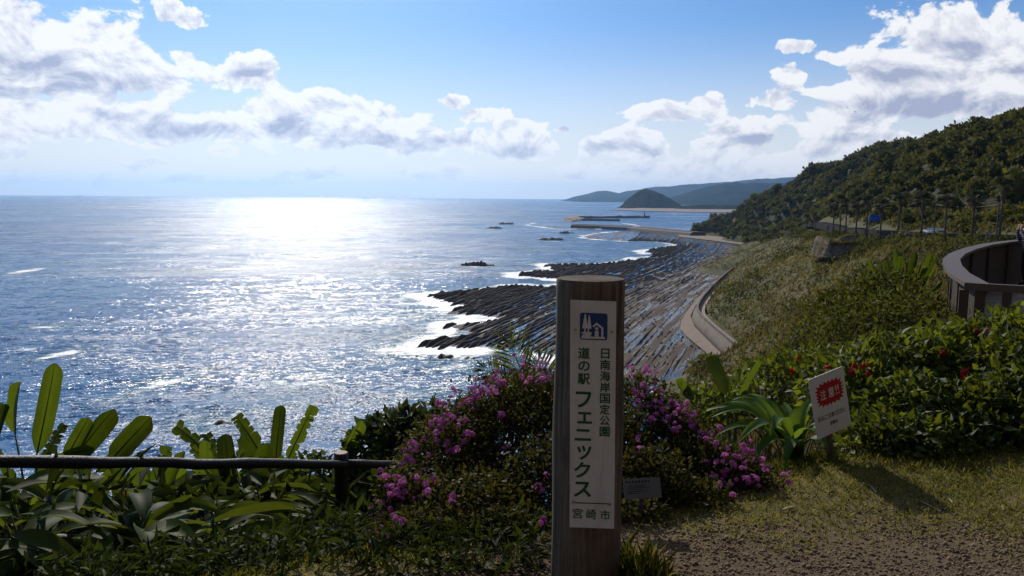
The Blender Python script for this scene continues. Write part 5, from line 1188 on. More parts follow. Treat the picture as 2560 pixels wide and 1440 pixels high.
# ------------------------------------------------------------------ shrubs made of leaves in volumes
def px_ell(x, y, Yd, rx_, ry_, dep=0.8):
    c = at_y(x, y, Yd); s_ = Yd / 2000; return np.array([*c, rx_ * s_, rx_ * s_ * dep, ry_ * s_])
def fill(ells, n, L, Wd, r, upb=0.3, inner=0.55, tint0=0.35, jit=0.22, clip_ground=True):
    ells = np.array(ells); wts = ells[:, 3] * ells[:, 5] + ells[:, 3] * ells[:, 4]; k = r.choice(len(ells), n, p=wts / wts.sum())
    d = unit(r.normal(size=(n, 3)) + [0, 0, upb]); rad = 1 - (1 - inner) * r.random(n) ** 1.7
    rad *= 1 + 0.10 * r.normal(size=n)
    loc = ells[k, :3] + d * rad[:, None] * ells[k, 3:]
    ok = np.ones(n, bool)
    for e in ells: ok &= np.linalg.norm((loc - e[:3]) / e[3:], axis=1) > inner * 0.95
    if clip_ground: ok &= loc[:, 2] > ground(loc[:, 0], loc[:, 1]) + 0.005
    loc, d, m_ = loc[ok], d[ok], ok.sum()
    ax = unit(d * 0.8 + 0.9 * r.normal(size=(m_, 3)) + [0, 0, 0.15]); up_ = unit(d * 0.5 + [0, 0, 0.8] + 0.7 * r.normal(size=(m_, 3)))
    V, F2 = leaf_swarm(loc, ax, L * r.uniform(0.6, 1.3, m_), Wd * r.uniform(0.7, 1.25, m_), up=up_)
    return V, F2, np.repeat(np.clip(tint0 + jit * r.normal(size=m_) + 0.25 * fbm(loc[:, 0] * 4, loc[:, 2] * 4), 0, 1), 5)
def stems(ells, base, n, r, rad=0.006):
    parts = []
    for _ in range(n):
        e = np.array(ells[r.integers(len(ells))]); tip = e[:3] + unit(r.normal(size=3) + [0, 0, .6]) * e[3:] * 0.9; b0 = base + r.normal(size=3) * [0.18, 0.12, 0]; b0[2] = ground1(b0[0], b0[1]) - 0.03
        parts.append(tube(bez(b0, np.array([(b0[0] * 2 + tip[0]) / 3, (b0[1] * 2 + tip[1]) / 3, (b0[2] + tip[2] * 2) / 3]), tip, 6), np.linspace(rad, rad * 0.4, 6), 5))
    return merge(parts)
def front_hit(x, y, ells):
    dr = unit(ray(x, y)); best = None
    for e in ells:
        o = (EYE - e[:3]) / e[3:]; dd = dr / e[3:]; A = dd @ dd; B = 2 * o @ dd; C = o @ o - 1.0; D_ = B * B - 4 * A * C
        if D_ > 0:
            tq = (-B - math.sqrt(D_)) / (2 * A); best = tq if best is None else min(best, tq)
    if best is None:
        e = min(ells, key=lambda q_: np.linalg.norm(np.cross(q_[:3] - EYE, dr))); best = (e[:3] - EYE) @ dr
    return EYE + dr * best
# flower head: a dome of small five-lobed florets
def flower_geo(seed, n=15, R0=0.013):
    r = np.random.default_rng(seed); parts = []
    for i in range(n):
        e = math.acos(1 - 0.85 * (i + 0.5) / n); a = i * 2.39996; d = np.array([math.sin(e) * math.cos(a), math.sin(e) * math.sin(a), math.cos(e)]); c = d * R0
        s1 = unit(np.cross(d, [0.3, 0.2, 1.0])); s2 = np.cross(d, s1); V = [c]; 
        for k in range(10): q = 2 * math.pi * k / 10; rr = 0.0062 if k % 2 == 0 else 0.0034; V.append(c + (s1 * math.cos(q) + s2 * math.sin(q)) * rr + d * 0.002 * r.random())
        parts.append((np.array(V), [(0, 1 + k, 1 + (k + 1) % 10) for k in range(10)]))
    V, F2 = tube([(0, 0, -0.03), (0, 0, R0 * 0.8)], [0.0012, 0.0015], 4); parts.append((V, F2)); return merge(parts)
m_flow = leaf_mat('pink flower heads', (0.50, 0.10, 0.40), (0.72, 0.24, 0.58), (0.85, 0.25, 0.66), 0.5, 0.6, 0.2, 'random')
flow_me = [mesh_data('flower_head', *flower_geo(i), m_flow) for i in range(4)]
m_lant = leaf_mat('small bush leaves', (0.016, 0.020, 0.005), (0.072, 0.060, 0.015), (0.19, 0.18, 0.020), 0.30, 0.65, 0.12)
r3 = np.random.default_rng(5)
def flower_bush(label, ells, nl, anchors, base):
    g0 = ground1(base[0], base[1]); root = thing('flowering_bush', label, 'bush', (base[0], base[1], g0), 'pink-flowered bushes either side of the log post')
    V, F2, tn = fill(ells, nl, 0.032, 0.020, r3, 0.25, 0.50, 0.32); tag(obj('foliage', V, F2, m_lant, root, attrs={'tint': tn}), kind='stuff')
    V, F2 = stems(ells, np.array([base[0], base[1], g0]), 46, r3); obj('stems', V, F2, m_bark, root, True)
    for (x, y, cnt) in anchors:
        for k in range(cnt + 2):
            q = front_hit(x + r3.normal() * 15 * (k > 0), y + r3.normal() * 13 * (k > 0), ells); dr = unit(ray(x, y)); q = q - dr * r3.uniform(0.0, 0.03) + [0, 0, 0.008]
            d = unit(np.array([r3.normal() * 0.4, -0.35 + r3.normal() * 0.4, 1.0])); rot_ = Vector(d).to_track_quat('Z', 'Y').to_euler(); rot_.rotate_axis('Z', r3.uniform(0, 6))
            inst('flower_head', flow_me[int(r3.integers(4))], root, tuple(q - worg(root)), rot_, r3.uniform(0.75, 1.3))
EL = [px_ell(1300,1120,4.5,200,185), px_ell(1360,1050,4.7,140,120), px_ell(1130,1180,4.2,150,145), px_ell(1040,1285,3.75,100,100), px_ell(1200,1290,3.7,190,110), px_ell(1400,1240,3.9,170,150), px_ell(1190,1090,4.5,110,100), px_ell(1000,1240,3.85,70,70), px_ell(1080,1345,3.45,140,75), px_ell(1270,1350,3.42,150,85)]
AL = [(1060,1100,2),(1025,1130,3),(1035,1112,2),(1015,1150,2),(1090,1085,2),(1105,1060,2),(1100,1072,2),(1125,1040,3),(1135,1047,2),(1150,1022,3),(1165,1010,2),(1180,1000,2),(1197,1000,2),(1215,958,3),(1240,945,3),(1247,958,2),(1205,985,3),(1230,970,3),(1255,967,3),(1280,930,2),(1135,980,1),(1095,1012,2),(1170,1087,2),(1130,1130,3),(1150,1057,1),(1255,1040,2),(1270,1120,1),(1040,1200,2),(960,1195,2),(985,1197,2),(1010,1202,1),(980,1222,3),(975,1242,2),(955,1262,2),(1005,1252,2),(940,1282,3),(947,1300,3),(990,1306,3),(935,1332,2),(947,1342,2),(1070,1232,3),(1130,1247,1),(1065,1212,1),(1350,1217,2),(1352,1302,2),(1340,920,3),(1360,927,3),(1357,937,2),(1375,947,3),(1310,895,1),(1325,950,2),(1345,960,2)]
flower_bush('large pink-flowered bush left of the log post, covering the fence end', EL, 32000, AL, (-0.05, 4.3))
ER = [px_ell(1590,1070,4.7,130,130), px_ell(1670,1120,4.5,120,105), px_ell(1770,1190,4.25,115,95), px_ell(1870,1230,4.1,90,78), px_ell(1620,1250,3.95,130,140), px_ell(1740,1280,3.85,120,80), px_ell(1520,1180,4.3,120,180), px_ell(1600,1320,3.6,90,70)]
AR = [(1580,925,2),(1610,932,3),(1590,985,2),(1605,992,2),(1640,980,2),(1655,1000,3),(1652,1012,2),(1680,1010,3),(1692,1020,3),(1702,1015,2),(1712,1027,2),(1670,1047,2),(1630,1050,1),(1600,1027,1),(1585,1015,2),(1737,1035,2),(1740,1062,2),(1780,1085,2),(1765,1102,1),(1790,1112,1),(1855,1120,2),(1867,1130,1),(1815,1142,3),(1850,1150,2),(1887,1155,1),(1917,1172,3),(1870,1160,2),(1885,1195,2),(1860,1200,2),(1790,1195,1),(1790,1160,2),(1817,1180,2),(1940,1240,3),(1930,1252,2),(1960,1192,1),(1800,1217,1),(1827,1217,2),(1700,1050,1),(1640,1040,1),(1595,1097,1),(1690,1075,1),(1750,1085,1)]
flower_bush('pink-flowered bush right of the log post, running down to the grass', ER, 21000, AR, (0.8, 4.4))
# leafy shrubs
m_glossy = leaf_mat('glossy shrub leaves', (0.010, 0.024, 0.007), (0.032, 0.055, 0.013), (0.15, 0.20, 0.02), 0.28, 0.5, 0.22)
m_hib = leaf_mat('bright shrub leaves', (0.020, 0.038, 0.007), (0.070, 0.095, 0.014), (0.27, 0.32, 0.018), 0.35, 0.55, 0.15)
m_red = leaf_mat('red flowers', (0.45, 0.010, 0.018), (0.62, 0.020, 0.030), (0.70, 0.03, 0.03), 0.35, 0.5, 0.3, 'random')
m_yel = leaf_mat('yellow flowers', (0.55, 0.32, 0.01), (0.75, 0.50, 0.03), (0.8, 0.5, 0.02), 0.35, 0.5, 0.3, 'random')
def bud_geo(seed):      # half-closed hanging flower: five overlapping petals round a tube
    parts = []
    for k in range(5):
        a = 2 * math.pi * k / 5; d = np.array([math.cos(a), math.sin(a), 0]); s = np.array([-d[1], d[0], 0]); V = []
        for z, rr, w in ((0, .004, .004), (0.012, .010, .009), (0.03, .013, .011), (0.045, .012, .007)): V += [d * rr - s * w + [0, 0, -z], d * (rr * 1.15) + [0, 0, -z], d * rr + s * w + [0, 0, -z]]
        parts.append((np.array(V), [(i * 3 + j, i * 3 + j + 1, i * 3 + j + 4, i * 3 + j + 3) for i in range(3) for j in range(2)]))
    parts.append(tube([(0, 0, 0.03), (0, 0, -0.055)], [0.0015, 0.0015], 5)); return merge(parts)
bud_me = mesh_data('flower', *bud_geo(0), m_red)
yel_me = mesh_data('flower', *flower_geo(9, 12, 0.016), m_yel)
def shrub(label, name, ells, nl, L, Wd, mat, grp=None, tint=0.4, reds=(), yels=(), nst=30):
    b = np.array(ells).mean(0); g0 = ground1(b[0], b[1]); root = thing(name, label, 'shrub', (b[0], b[1], g0), grp)
    V, F2, tn = fill(ells, nl, L, Wd, r3, 0.35, 0.35, tint, 0.28); tag(obj('foliage', V, F2, mat, root, attrs={'tint': tn}), kind='stuff')
    V, F2 = stems(ells, np.array([b[0], b[1], g0]), nst, r3, 0.008); obj('stems', V, F2, m_bark, root, True)
    for lst, me in ((reds, bud_me), (yels, yel_me)):
        for (x, y) in lst:
            q = front_hit(x, y, ells) - unit(ray(x, y)) * 0.03; inst('flower', me, root, tuple(q - worg(root)), (r3.normal() * 0.6, r3.normal() * 0.6, r3.uniform(0, 6)), r3.uniform(1.0, 1.35))
shrub('glossy round-leaved shrub behind the fence end, left of the flowering bush', 'broadleaf_shrub', [px_ell(1010,1075,7.2,80,52), px_ell(950,1110,7.0,75,65), px_ell(1060,1100,7.2,90,80), px_ell(940,1230,6.7,80,90)], 1500, 0.125, 0.062, m_glossy, 'glossy shrubs by the fence')
shrub('glossy leafy shrub low behind the fence post', 'broadleaf_shrub', [px_ell(790,1200,6.8,90,60), px_ell(890,1260,6.7,90,90), px_ell(760,1290,6.6,110,80), px_ell(900,1370,6.3,110,80)], 1800, 0.085, 0.045, m_glossy, 'glossy shrubs by the fence', 0.35)
hg = 'bright leafy shrubs on the right'
shrub('leafy shrub behind the caution sign with red buds above it', 'leafy_shrub', [px_ell(2130,1000,5.5,130,110), px_ell(2230,940,5.7,130,100), px_ell(2200,1080,5.1,110,90)], 2600, 0.085, 0.042, m_hib, hg, 0.5, [(2072,916),(2135,908),(2140,924),(2160,908),(2178,900),(2170,930)], [(2328,996)])
shrub('tall leafy shrub in front of the deck corner', 'leafy_shrub', [px_ell(2400,895,6.1,140,85), px_ell(2330,930,5.8,130,110), px_ell(2470,900,6.0,120,110)], 2800, 0.085, 0.042, m_hib, hg, 0.5, [(2440,824),(2472,822),(2353,872),(2462,873)], [])
shrub('leafy shrub at the right edge below the deck rail', 'leafy_shrub', [px_ell(2540,880,6.0,110,95), px_ell(2620,850,6.2,120,100), px_ell(2540,960,5.4,130,130)], 2400, 0.085, 0.042, m_hib, hg, 0.5, [(2410,930),(2420,924)], [(2415,950),(2425,955),(2432,948)])
shrub('shaded leafy shrub by the grass, right of the caution sign', 'leafy_shrub', [px_ell(2290,1050,5.0,140,110), px_ell(2200,1115,4.7,100,80), px_ell(2390,1080,4.9,140,100), px_ell(2300,1120,4.62,130,75), px_ell(2420,1110,4.68,120,75)], 4200, 0.075, 0.036, m_hib, hg, 0.35, [], [])
shrub('dark leafy shrub at the right edge by the grass', 'leafy_shrub', [px_ell(2490,1050,4.95,130,100), px_ell(2600,1020,5.0,130,130), px_ell(2540,1085,4.75,120,70)], 3000, 0.075, 0.036, m_hib, hg, 0.25)
shrub('low tangled shrub behind the lily, left of the caution sign', 'leafy_shrub', [px_ell(1960,950,7.0,130,60), px_ell(1880,1010,6.6,110,60), px_ell(2040,930,7.2,110,60), px_ell(1780,1020,6.4,110,60)], 2400, 0.080, 0.036, m_hib, hg, 0.45, [(1995,892),(2035,892),(1975,922)])
shrub('wild brownish shrub on the slope above the lily', 'leafy_shrub', [px_ell(2080,850,9.0,120,60), px_ell(2180,810,9.5,130,70), px_ell(2270,800,9.0,110,70), px_ell(2010,880,8.5,90,50)], 2600, 0.085, 0.036, m_scrub, hg, 0.6, [(2085,895)])
shrub('wild green shrub on the slope left of the deck', 'leafy_shrub', [px_ell(2200,740,12,120,60), px_ell(2110,780,12.5,110,50), px_ell(2290,790,11.5,90,50)], 2600, 0.11, 0.045, m_scrub, hg, 0.45)
# paddle plants on the right slope
def paddle_clump(label, root_px, Yd, tips, wpx_, tilt=0.5, mt=m_paddle):
    B = at_y(*root_px, Yd); B[2] = min(B[2], ground1(B[0], Yd)); root = thing('paddle_leaf_plant', label, 'plant', tuple(B), 'paddle-leaved plants on the right slope')
    for (tx, ty, fx, fy, tr) in tips:
        foot = at_y(fx, fy, Yd + r2.uniform(-.2, .2)); tip = at_y(tx, ty, Yd + r2.uniform(-.4, .4)); n = 14; u_ = np.linspace(0, 1, n); pts = bez(foot, (foot + tip) / 2 + [0, 0, 0.03], tip, n); wid = wpx_ / 2 / 2000 * Yd * r2.uniform(0.8, 1.2); face = unit(np.array([r2.uniform(-1, 1) * tilt * 2, -1, 0.3]))
        V, F2 = torn(pts, wid * pad(u_), face, r2) if tr else ribbon(pts, wid * pad(u_), face, 0.5, wid * 0.05, tx); obj('leaf', V, F2, mt, root, not tr)
        V, F2 = tube(bez(B, (B + foot) / 2 + [0, 0, 0.1], foot, 6), np.linspace(0.02, 0.008, 6), 5); obj('leaf_stalk', V, F2, m_stem, root, True)
paddle_clump('paddle-leaved plant below the sea wall, V of two dark leaves', (1835, 1050), 6.2, [(1775,892,1815,990,0),(1895,900,1845,990,0),(1735,1000,1700,960,0),(1690,950,1735,1015,0),(1765,1010,1780,1060,0)], 30)
paddle_clump('big clump of silvery paddle leaves left of the deck', (2260, 820), 13.0, [(2340,640,2270,780,0),(2335,665,2290,745,1),(2290,630,2265,740,0),(2250,640,2250,750,1),(2215,650,2235,760,0),(2320,690,2270,770,1),(2180,700,2225,770,0),(2355,700,2290,780,0),(2300,660,2260,770,0),(2270,650,2250,770,1),(2230,690,2240,780,0),(2200,740,2230,790,0),(2150,690,2200,790,0),(2325,630,2280,760,0),(2310,720,2270,790,1),(2170,650,2215,770,1),(2240,620,2250,750,0)], 16)
paddle_clump('bright small paddle leaves on the slope above the shrubs', (2225, 830), 9.5, [(2200,728,2210,760,0),(2225,755,2230,800,0),(2250,760,2245,800,0),(2090,800,2095,830,0),(2110,770,2105,800,0)], 20, 0.2)
# pampas plumes
m_plume = leaf_mat('pampas plume', (0.22, 0.16, 0.10), (0.36, 0.27, 0.18), (0.4, 0.28, 0.16), 0.4, 0.8, 0.1)
for (x, y, Yd, lab) in [(2012,738,14,'pampas plume on the slope, highest of the four'),(1980,782,13,'pampas plume on the slope left of the highest'),(1950,820,12,'pampas plume low on the slope above the sea wall end'),(1895,880,9,'pale pampas plume nearest the sea wall end')]:
    tip = at_y(x, y, Yd); b = np.array([tip[0] - 0.05, Yd, ground1(tip[0], Yd)]); root = thing('pampas_grass', lab, 'grass', tuple(b), 'pampas plumes on the slope')
    pts = bez(b, (b + tip) / 2 + [-0.05, 0, 0.15], tip + [0.06, 0, 0], 12); V, F2 = tube(pts, np.linspace(0.006, 0.002, 12), 5); obj('stalk', V, F2, m_deadl, root, True)
    n = 160; k = r2.uniform(0.78, 1.0, n); lc = np.stack([np.interp(k, np.linspace(0, 1, 12), pts[:, i]) for i in range(3)], 1); V, F2 = leaf_swarm(lc, unit(r2.normal(size=(n, 3)) * 0.5 + [0.2, 0, 0.9]), r2.uniform(0.05, 0.12, n), 0.012, up=rdir(n, r2)); tag(obj('plume', V, F2, m_plume, root, attrs={'tint': np.repeat(r2.random(n), 5)}), kind='stuff')
    n = 26; V, F2 = leaf_swarm(np.tile(b, (n, 1)) + r2.normal(size=(n, 3)) * [.05, .05, 0], unit(r2.normal(size=(n, 3)) * 0.5 + [0, 0, 1]), r2.uniform(0.5, 0.9, n), 0.02, up=rdir(n, r2)); tag(obj('blades', V, F2, m_dry, root, attrs={'tint': np.repeat(r2.random(n), 5)}), kind='stuff')

# ------------------------------------------------------------------ turf, gravel, twigs in front
m_grass = leaf_mat('short turf blades', (0.065, 0.100, 0.012), (0.235, 0.175, 0.055), (0.34, 0.32, 0.036), 0.40, 0.7, 0.1)
n = 75000; gx = rng.uniform(-2.2, 4.6, n); gy = rng.uniform(3.0, 5.6, n)
dens_ = sstep(3.3, 3.95, gy + 0.25 * (gx - 1.5) * (gx > 1.5) + 0.55 * fbm(gx / 0.5, gy / 0.5)); dens_ = np.maximum(dens_, 0.8 * sstep(0.2, -0.35, gx)); dens_ = np.maximum(dens_, np.exp(-((gx - 0.52) / 0.10) ** 2 - ((gy - 2.98) / 0.12) ** 2))
k = rng.random(n) < dens_; gx, gy = gx[k], gy[k]; n = len(gx)
dry = np.clip(sstep(4.7, 3.6, gy) * 0.55 + 0.22 + 0.22 * (gx > 1.9) + 0.6 * fbm(gx / 0.6, gy / 0.6) + 0.2 * rng.normal(size=n), 0, 1)
Ls = rng.uniform(0.022, 0.070, n) * (1.25 - 0.55 * dry)
V, F2 = leaf_swarm(np.stack([gx, gy, ground(gx, gy) - 0.003], 1), unit(np.stack([rng.normal(size=n) * 0.6 + 0.15, rng.normal(size=n) * 0.6, 0.35 + 0.6 * rng.random(n)], 1)), Ls, 0.0042, up=rdir(n))
tag(obj('turf', V, F2, m_grass, attrs={'tint': np.repeat(dry, 5)}), 'short half-dry grass between the gravel and the shrubs', 'grass', kind='stuff')
# tuft at the foot of the post
n = 420; tf = np.array([PX + 0.20, PY - 0.02]); gx = tf[0] + rng.normal(size=n) * 0.045; gy = tf[1] + rng.normal(size=n) * 0.05
V, F2 = leaf_swarm(np.stack([gx, gy, ground(gx, gy)], 1), unit(np.stack([rng.normal(size=n) * 0.35, rng.normal(size=n) * 0.35, np.ones(n)], 1)), rng.uniform(0.06, 0.19, n), 0.004, up=rdir(n))
tuft = thing('grass_tuft', 'tuft of grass at the right foot of the log post', 'grass', (tf[0], tf[1], ground1(*tf))); tag(obj('blades', V, F2, m_grass, tuft, attrs={'tint': np.repeat(rng.uniform(0, .6, n), 5)}), kind='stuff')
m_stone = leaf_mat('gravel', (0.100, 0.068, 0.043), (0.270, 0.190, 0.125), (0.1, 0.1, 0.1), 0.0, 0.85, 0.15)
n = 60000; gx = rng.uniform(-0.2, 3.0, n); gy = rng.uniform(2.7, 4.3, n); k = rng.random(n) < (1.05 - sstep(3.3, 3.85, gy + 0.4 * fbm(gx / .5, gy / .5))) * np.clip(1.15 - 0.3 * np.clip(gx - 0.8, 0, 4) + 0.6 * fbm(gx / .7, gy / .7), 0.1, 1); gx, gy = gx[k], gy[k]; n = len(gx)
sz = 0.0015 + 0.0075 * rng.random(n) ** 7 + 0.0012 * rng.random(n)
V, F2 = swarm(ICO, ICF, frames(rdir(n)), np.stack([gx, gy, ground(gx, gy) + sz * 0.15], 1), sz[:, None] * rng.uniform(0.6, 1.3, (n, 3)) * [1.15, 1.15, 1.0])
tag(obj('gravel', V, F2, m_stone, attrs={'tint': np.repeat(np.clip(0.4 + 0.3 * rng.normal(size=n), 0, 1), 12)}), 'loose gravel on the bare ground at bottom right', 'gravel', kind='stuff')
m_twig = simple('bleached twig', (0.42, 0.34, 0.25), 0.8, 0.2, 20.0)
for (pts_, lab, rd) in [([(1957,1284),(1982,1278)], 'short bleached stick at the foot of the right flowering bush', .006), ([(2288,1262),(2320,1275),(2350,1290)], 'thin bleached twig lying on the grass at the right', .0022), ([(2372,1263),(2385,1280)], 'short twig on the grass right of the long thin one', .0022), ([(2150,1222),(2175,1228),(2190,1245)], 'bent dry stalk on the grass under the shaded shrubs', .0022), ([(2503,1280),(2508,1290)], 'tiny twig on the grass near the right edge', .0022)]:
    w3 = []
    for q_ in pts_: w0 = on_z(*q_, 0.0); w3.append(np.array([w0[0], w0[1], ground1(w0[0], w0[1]) + 0.012]))
    if len(w3) == 2: w3 = [w3[0], (w3[0] + w3[1]) / 2 + [0, 0, 0.004], w3[1]]
    V, F2 = tube(w3, rd, 6); tag(obj('twig', V, F2, m_twig, org=tuple(w3[0])), lab, 'twig')

# ------------------------------------------------------------------ viewing deck on the right
m_wood, t = new_mat('weathered deck timber'); o_c = nd(t, 'ShaderNodeTexCoord').outputs['Object']; gr = noise(t, vmul(t, o_c, (1, 1, 0.3)), 16.0, 5, 0.65)
c = mixc(t, gr, (0.050, 0.034, 0.027), (0.13, 0.092, 0.076)); finish(t, princ(t, col=c, rough=0.55, spec=0.3).outputs[0])
m_woodd = simple('dark deck timber', (0.050, 0.034, 0.027), 0.7, 0.35, 12.0)
DZ = -0.62; RZ = 0.5                                    # deck floor and handrail heights
rail_out = np.array([on_z(x, y, RZ)[:2] for x, y in [(2412,706),(2372,681),(2358,662),(2357,646),(2374,633),(2405,621),(2450,610),(2500,603),(2560,597),(2640,592)]])
cen_d = np.array([rail_out[:, 0].mean() + 3.5, rail_out[:, 1].mean() + 0.5])
tg = unit(np.gradient(rail_out, axis=0)); nin = np.stack([tg[:, 1], -tg[:, 0]], 1); nin *= np.sign(((cen_d - rail_out) * nin).sum(1))[:, None]
wdt = 0.26; rail_in = rail_out + nin * wdt
deck = thing('viewing_deck', 'curved timber viewing deck with broad handrail at the right edge', 'deck', (cen_d[0], cen_d[1], DZ))
for i in range(len(rail_out) - 1):
    a, b, c2, d2 = rail_out[i], rail_out[i + 1], rail_in[i + 1], rail_in[i]
    V = np.array([[*q_, z] for z in (RZ - 0.055, RZ) for q_ in (a, b, c2, d2)]); F2 = [(0, 3, 2, 1), (4, 5, 6, 7), (0, 1, 5, 4), (1, 2, 6, 5), (2, 3, 7, 6), (3, 0, 4, 7)]; obj('handrail_board', V, F2, m_wood, deck)
    for q_ in np.linspace(0, 1, max(2, int(np.linalg.norm(b - a) / 0.115)), endpoint=False):
        pc_ = (a * (1 - q_) + b * q_) * 0.45 + (d2 * (1 - q_) + c2 * q_) * 0.55; ang_ = math.atan2(*(b - a)[::-1]); V, F2 = box((pc_[0], pc_[1], (DZ + RZ - 0.055) / 2 - 0.02), (0.085, 0.028, RZ - DZ - 0.06), rotz(ang_)); obj('baluster', V, F2, m_woodd, deck)
    q_ = a * 0.35 + d2 * 0.65; gz0 = min(ground1(*q_), DZ - 0.4); V, F2 = box((q_[0], q_[1], (gz0 + RZ - 0.06) / 2 - 0.2), (0.11, 0.11, RZ - gz0 + 0.3), rotz(math.atan2(*(b - a)[::-1]))); obj('post', V, F2, m_woodd, deck)
# front rail and its posts
fa, fb = np.array([*rail_out[0], RZ]), on_z(2700, 722, RZ)
dirf = unit(fb - fa); angf = math.atan2(dirf[1], dirf[0])
V, F2 = box((fa + fb) / 2 + [0, 0, -0.045], (np.linalg.norm(fb - fa), 0.09, 0.09), rotz(angf)); obj('front_rail', V, F2, m_wood, deck)
for q_ in (0.01, 0.40, 0.62, 0.95):
    c2 = fa * (1 - q_) + fb * q_; gz0 = ground1(c2[0], c2[1]); V, F2 = box((c2[0], c2[1] + 0.02, (gz0 + RZ - 0.09) / 2 - 0.1), (0.10, 0.10, RZ - 0.09 - gz0 + 0.2), rotz(angf)); obj('post', V, F2, m_woodd, deck)
# floor planks, cut to the curve
poly = np.concatenate([rail_in, [[rail_in[-1][0] + 3, rail_in[-1][1] - 2], [fb[0] + 3, fb[1] + 0.3], [fb[0], fb[1] + 0.1], [fa[0] + 0.2, fa[1] + 0.1]]])
yq = poly[:, 1].min() + 0.02
while yq < poly[:, 1].max():
    ym = yq + 0.06; xi = []
    for i in range(len(poly)):
        p1, p2 = poly[i], poly[(i + 1) % len(poly)]
        if (p1[1] > ym) != (p2[1] > ym): xi.append(p1[0] + (ym - p1[1]) / (p2[1] - p1[1]) * (p2[0] - p1[0]))
    xi.sort()
    for a, b in zip(xi[::2], xi[1::2]):
        if b - a > 0.2: V, F2 = box(((a + b) / 2, ym, DZ - 0.02 + rng.uniform(-.003, .003)), (b - a, 0.118, 0.04)); obj('plank', V, F2, m_wood, deck)
    yq += 0.140
for fx in (0.25, 0.6): 
    V, F2 = box((cen_d[0] + 1.0, poly[:, 1].min() + fx * np.ptp(poly[:, 1]), DZ - 0.16), (8.0 - 3 * fx, 0.12, 0.2)); obj('joist', V, F2, m_woodd, deck)

# ------------------------------------------------------------------ person leaning on the far rail
PXY = on_z(2562, 716, DZ)[:2]; pz = DZ
def skin_body(name, verts, edges, radii, root_i, parent, mats, zones, loc):
    me = bpy.data.meshes.new(name); me.from_pydata([tuple(v) for v in verts], edges, []); ob = bpy.data.objects.new(name, me); COL.objects.link(ob)
    sk = ob.modifiers.new('skin', 'SKIN'); sk.use_smooth_shade = True
    for i, r_ in enumerate(radii): me.skin_vertices[0].data[i].radius = (r_, r_) if np.isscalar(r_) else r_
    me.skin_vertices[0].data[root_i].use_root = True
    ob.modifiers.new('sub', 'SUBSURF').levels = 2; ob.modifiers['sub'].render_levels = 2
    dg = bpy.context.evaluated_depsgraph_get(); m2 = bpy.data.meshes.new_from_object(ob.evaluated_get(dg)); bpy.data.objects.remove(ob)
    for m_ in mats: m2.materials.append(m_)
    for f in m2.polygons: f.material_index = zones(np.array(f.center)); f.use_smooth = True
    o = bpy.data.objects.new(name, m2); COL.objects.link(o); o.parent = parent; o.location = loc; return o
man = thing('person', 'person in dark purple patterned jacket with hands raised to the face on the deck', 'person', (PXY[0] + 0.02, PXY[1], pz))
# figure faces left (-x), hands up near the face; coordinates relative to the feet
J = [(0, 0, .93), (0, 0, 1.12), (-.02, 0, 1.30), (-.02, 0, 1.42), (-.04, 0, 1.50), (-.06, 0, 1.58), (-.07, 0, 1.68),
 (0, .09, .88), (-.03, .10, .50), (.02, .10, .09), (-.15, .11, .035), (0, -.09, .88), (.02, -.10, .50), (.05, -.10, .09), (-.12, -.11, .035),
 (-.02, .19, 1.39), (-.10, .24, 1.13), (-.24, .10, 1.36), (-.25, .05, 1.44), (-.02, -.19, 1.39), (-.10, -.24, 1.13), (-.24, -.10, 1.36), (-.25, -.05, 1.44)]
E = [(0, 1), (1, 2), (2, 3), (3, 4), (4, 5), (5, 6), (0, 7), (7, 8), (8, 9), (9, 10), (0, 11), (11, 12), (12, 13), (13, 14), (2, 15), (15, 16), (16, 17), (17, 18), (2, 19), (19, 20), (20, 21), (21, 22)]
rad_ = [(.14, .16), (.13, .15), (.13, .17), .075, .058, (.095, .078), (.075, .065), .088, .060, .045, .04, .088, .060, .045, .04, .065, .055, .038, .036, .065, .055, .038, .036]
fing = []
for sd_, w in ((1, 18), (-1, 22)):
    for k in range(5):
        b0 = len(J); y0 = sd_ * .05; off_ = (k - 2) * .017 if k < 4 else -.05
        J += [(-.262, y0 + off_ * 0.9, 1.485 - (0 if k < 4 else .04)), (-.262 + .01, y0 + off_, 1.525 - (0 if k < 4 else .03)), (-.235, y0 + off_, 1.545 - (0 if k < 4 else .03))]; E += [(w, b0), (b0, b0 + 1), (b0 + 1, b0 + 2)]; rad_ += [.011, .0095, .008]
m_skin = simple('skin', (0.42, 0.25, 0.17), 0.5, 0.08); m_trou = simple('dark trousers', (0.018, 0.018, 0.024), 0.8, 0.2); m_shoe = simple('dark shoes', (0.015, 0.013, 0.012), 0.5)
m_jack, t = new_mat('purple patterned jacket'); o_c = nd(t, 'ShaderNodeTexCoord').outputs['Object']
wv = nd(t, 'ShaderNodeTexWave', {'Vector': o_c, 'Scale': 7.0, 'Distortion': 1.5}, bands_direction='Z').outputs['Fac']
finish(t, princ(t, col=mixc(t, mapr(t, wv, 0.80, 0.92), (0.030, 0.016, 0.055), (0.42, 0.40, 0.52)), rough=0.45, spec=0.5).outputs[0])
def zone(c):
    if c[2] < 0.07: return 3
    if c[2] < 0.90: return 2
    if c[2] > 1.455 or (c[0] < -.20 and c[2] > 1.40): return 0
    return 1
body = skin_body('body', J, E, rad_, 0, man, [m_skin, m_jack, m_trou, m_shoe], zone, (0, 0, 0))
hv = []; 
X, Y, F2 = grid_mesh(np.linspace(0, 2 * math.pi, 15), np.linspace(0.02, 1.75, 8))
V = np.stack([np.sin(Y) * np.cos(X) * 0.115, np.sin(Y) * np.sin(X) * 0.095, np.cos(Y) * 0.12], -1).reshape(-1, 3); V[:, 0] += 0.018 + 0.02 * np.cos(Y.ravel()); V[:, 2] += 1.655
pw_ = np.array([PXY[0] + 0.02, PXY[1], pz])
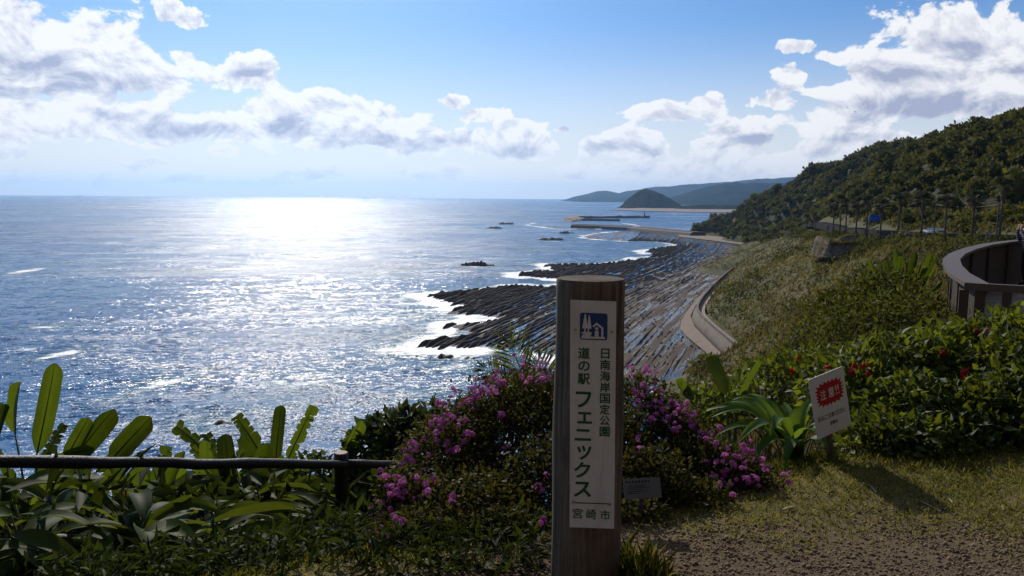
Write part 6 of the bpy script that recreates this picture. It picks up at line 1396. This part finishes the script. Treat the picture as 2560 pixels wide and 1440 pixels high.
obj('hair', V + pw_, F2, simple('dark hair', (0.03, 0.018, 0.013), 0.55, 0.3, 40.0), man, True)
V, F2 = tube([(-.145, 0, 1.615), (-.175, 0, 1.585), (-.150, 0, 1.575)], [.010, .017, .012], 6); obj('nose', V + pw_, F2, m_skin, man, True)
for sd_ in (-1, 1):
    V, F2 = tube([(-.060, sd_ * .083, 1.635), (-.050, sd_ * .094, 1.605), (-.062, sd_ * .083, 1.575)], [.008, .014, .009], 6); obj('ear', V + pw_, F2, m_skin, man, True)
    V = ICO * [.006, .014, .007] + [-.142, sd_ * .033, 1.622] + pw_; obj('eye', V, ICF, m_hull, man, True)
V = ICO * [.006, .024, .006] + [-.150, 0, 1.545] + pw_; obj('mouth', V, ICF, simple('lips', (0.30, 0.12, 0.10), 0.5), man, True)

# two birds high over the hillside
m_bird = simple('dark feathers', (0.03, 0.028, 0.028), 0.7)
for (x, y, lab) in [(2118, 270, 'upper of two tiny birds gliding over the wood'), (2137, 280, 'lower of two tiny birds gliding over the wood')]:
    c = at_y(x, y, 300); root = thing('bird', lab, 'bird', tuple(c), 'birds over the hillside')
    V, F2 = tube([c + [-.28, 0, 0], c + [0, 0, .02], c + [.22, 0, 0.03], c + [.32, 0, 0.02]], [.02, .09, .07, .01], 6); obj('body', V, F2, m_bird, root, True)
    for sd_ in (-1, 1): obj('wing', np.array([c + [.12, 0, .05], c + [-.10, 0, .05], c + [-.05, sd_ * .45, .22], c + [.10, sd_ * .45, .24], c + [-.12, sd_ * .85, .12]]), [(0, 1, 2, 3), (3, 2, 4)], m_bird, root)
# ------------------------------------------------------------------ haze
m_haze = bpy.data.materials.new('haze'); m_haze.use_nodes = True; t = m_haze.node_tree; t.nodes.clear()
vol = nd(t, 'ShaderNodeVolumePrincipled', {'Color': (0.34, 0.60, 1.0, 1.0), 'Density': 4.2e-5, 'Anisotropy': 0.7})
nd(t, 'ShaderNodeOutputMaterial', {'Volume': vol.outputs[0]})
V, F2 = box((0, 12500, 175), (52000, 27000, 480))
hz = obj('haze', V, F2, m_haze); tag(hz, 'thin sea haze that pales the far hills', 'haze', kind='stuff')
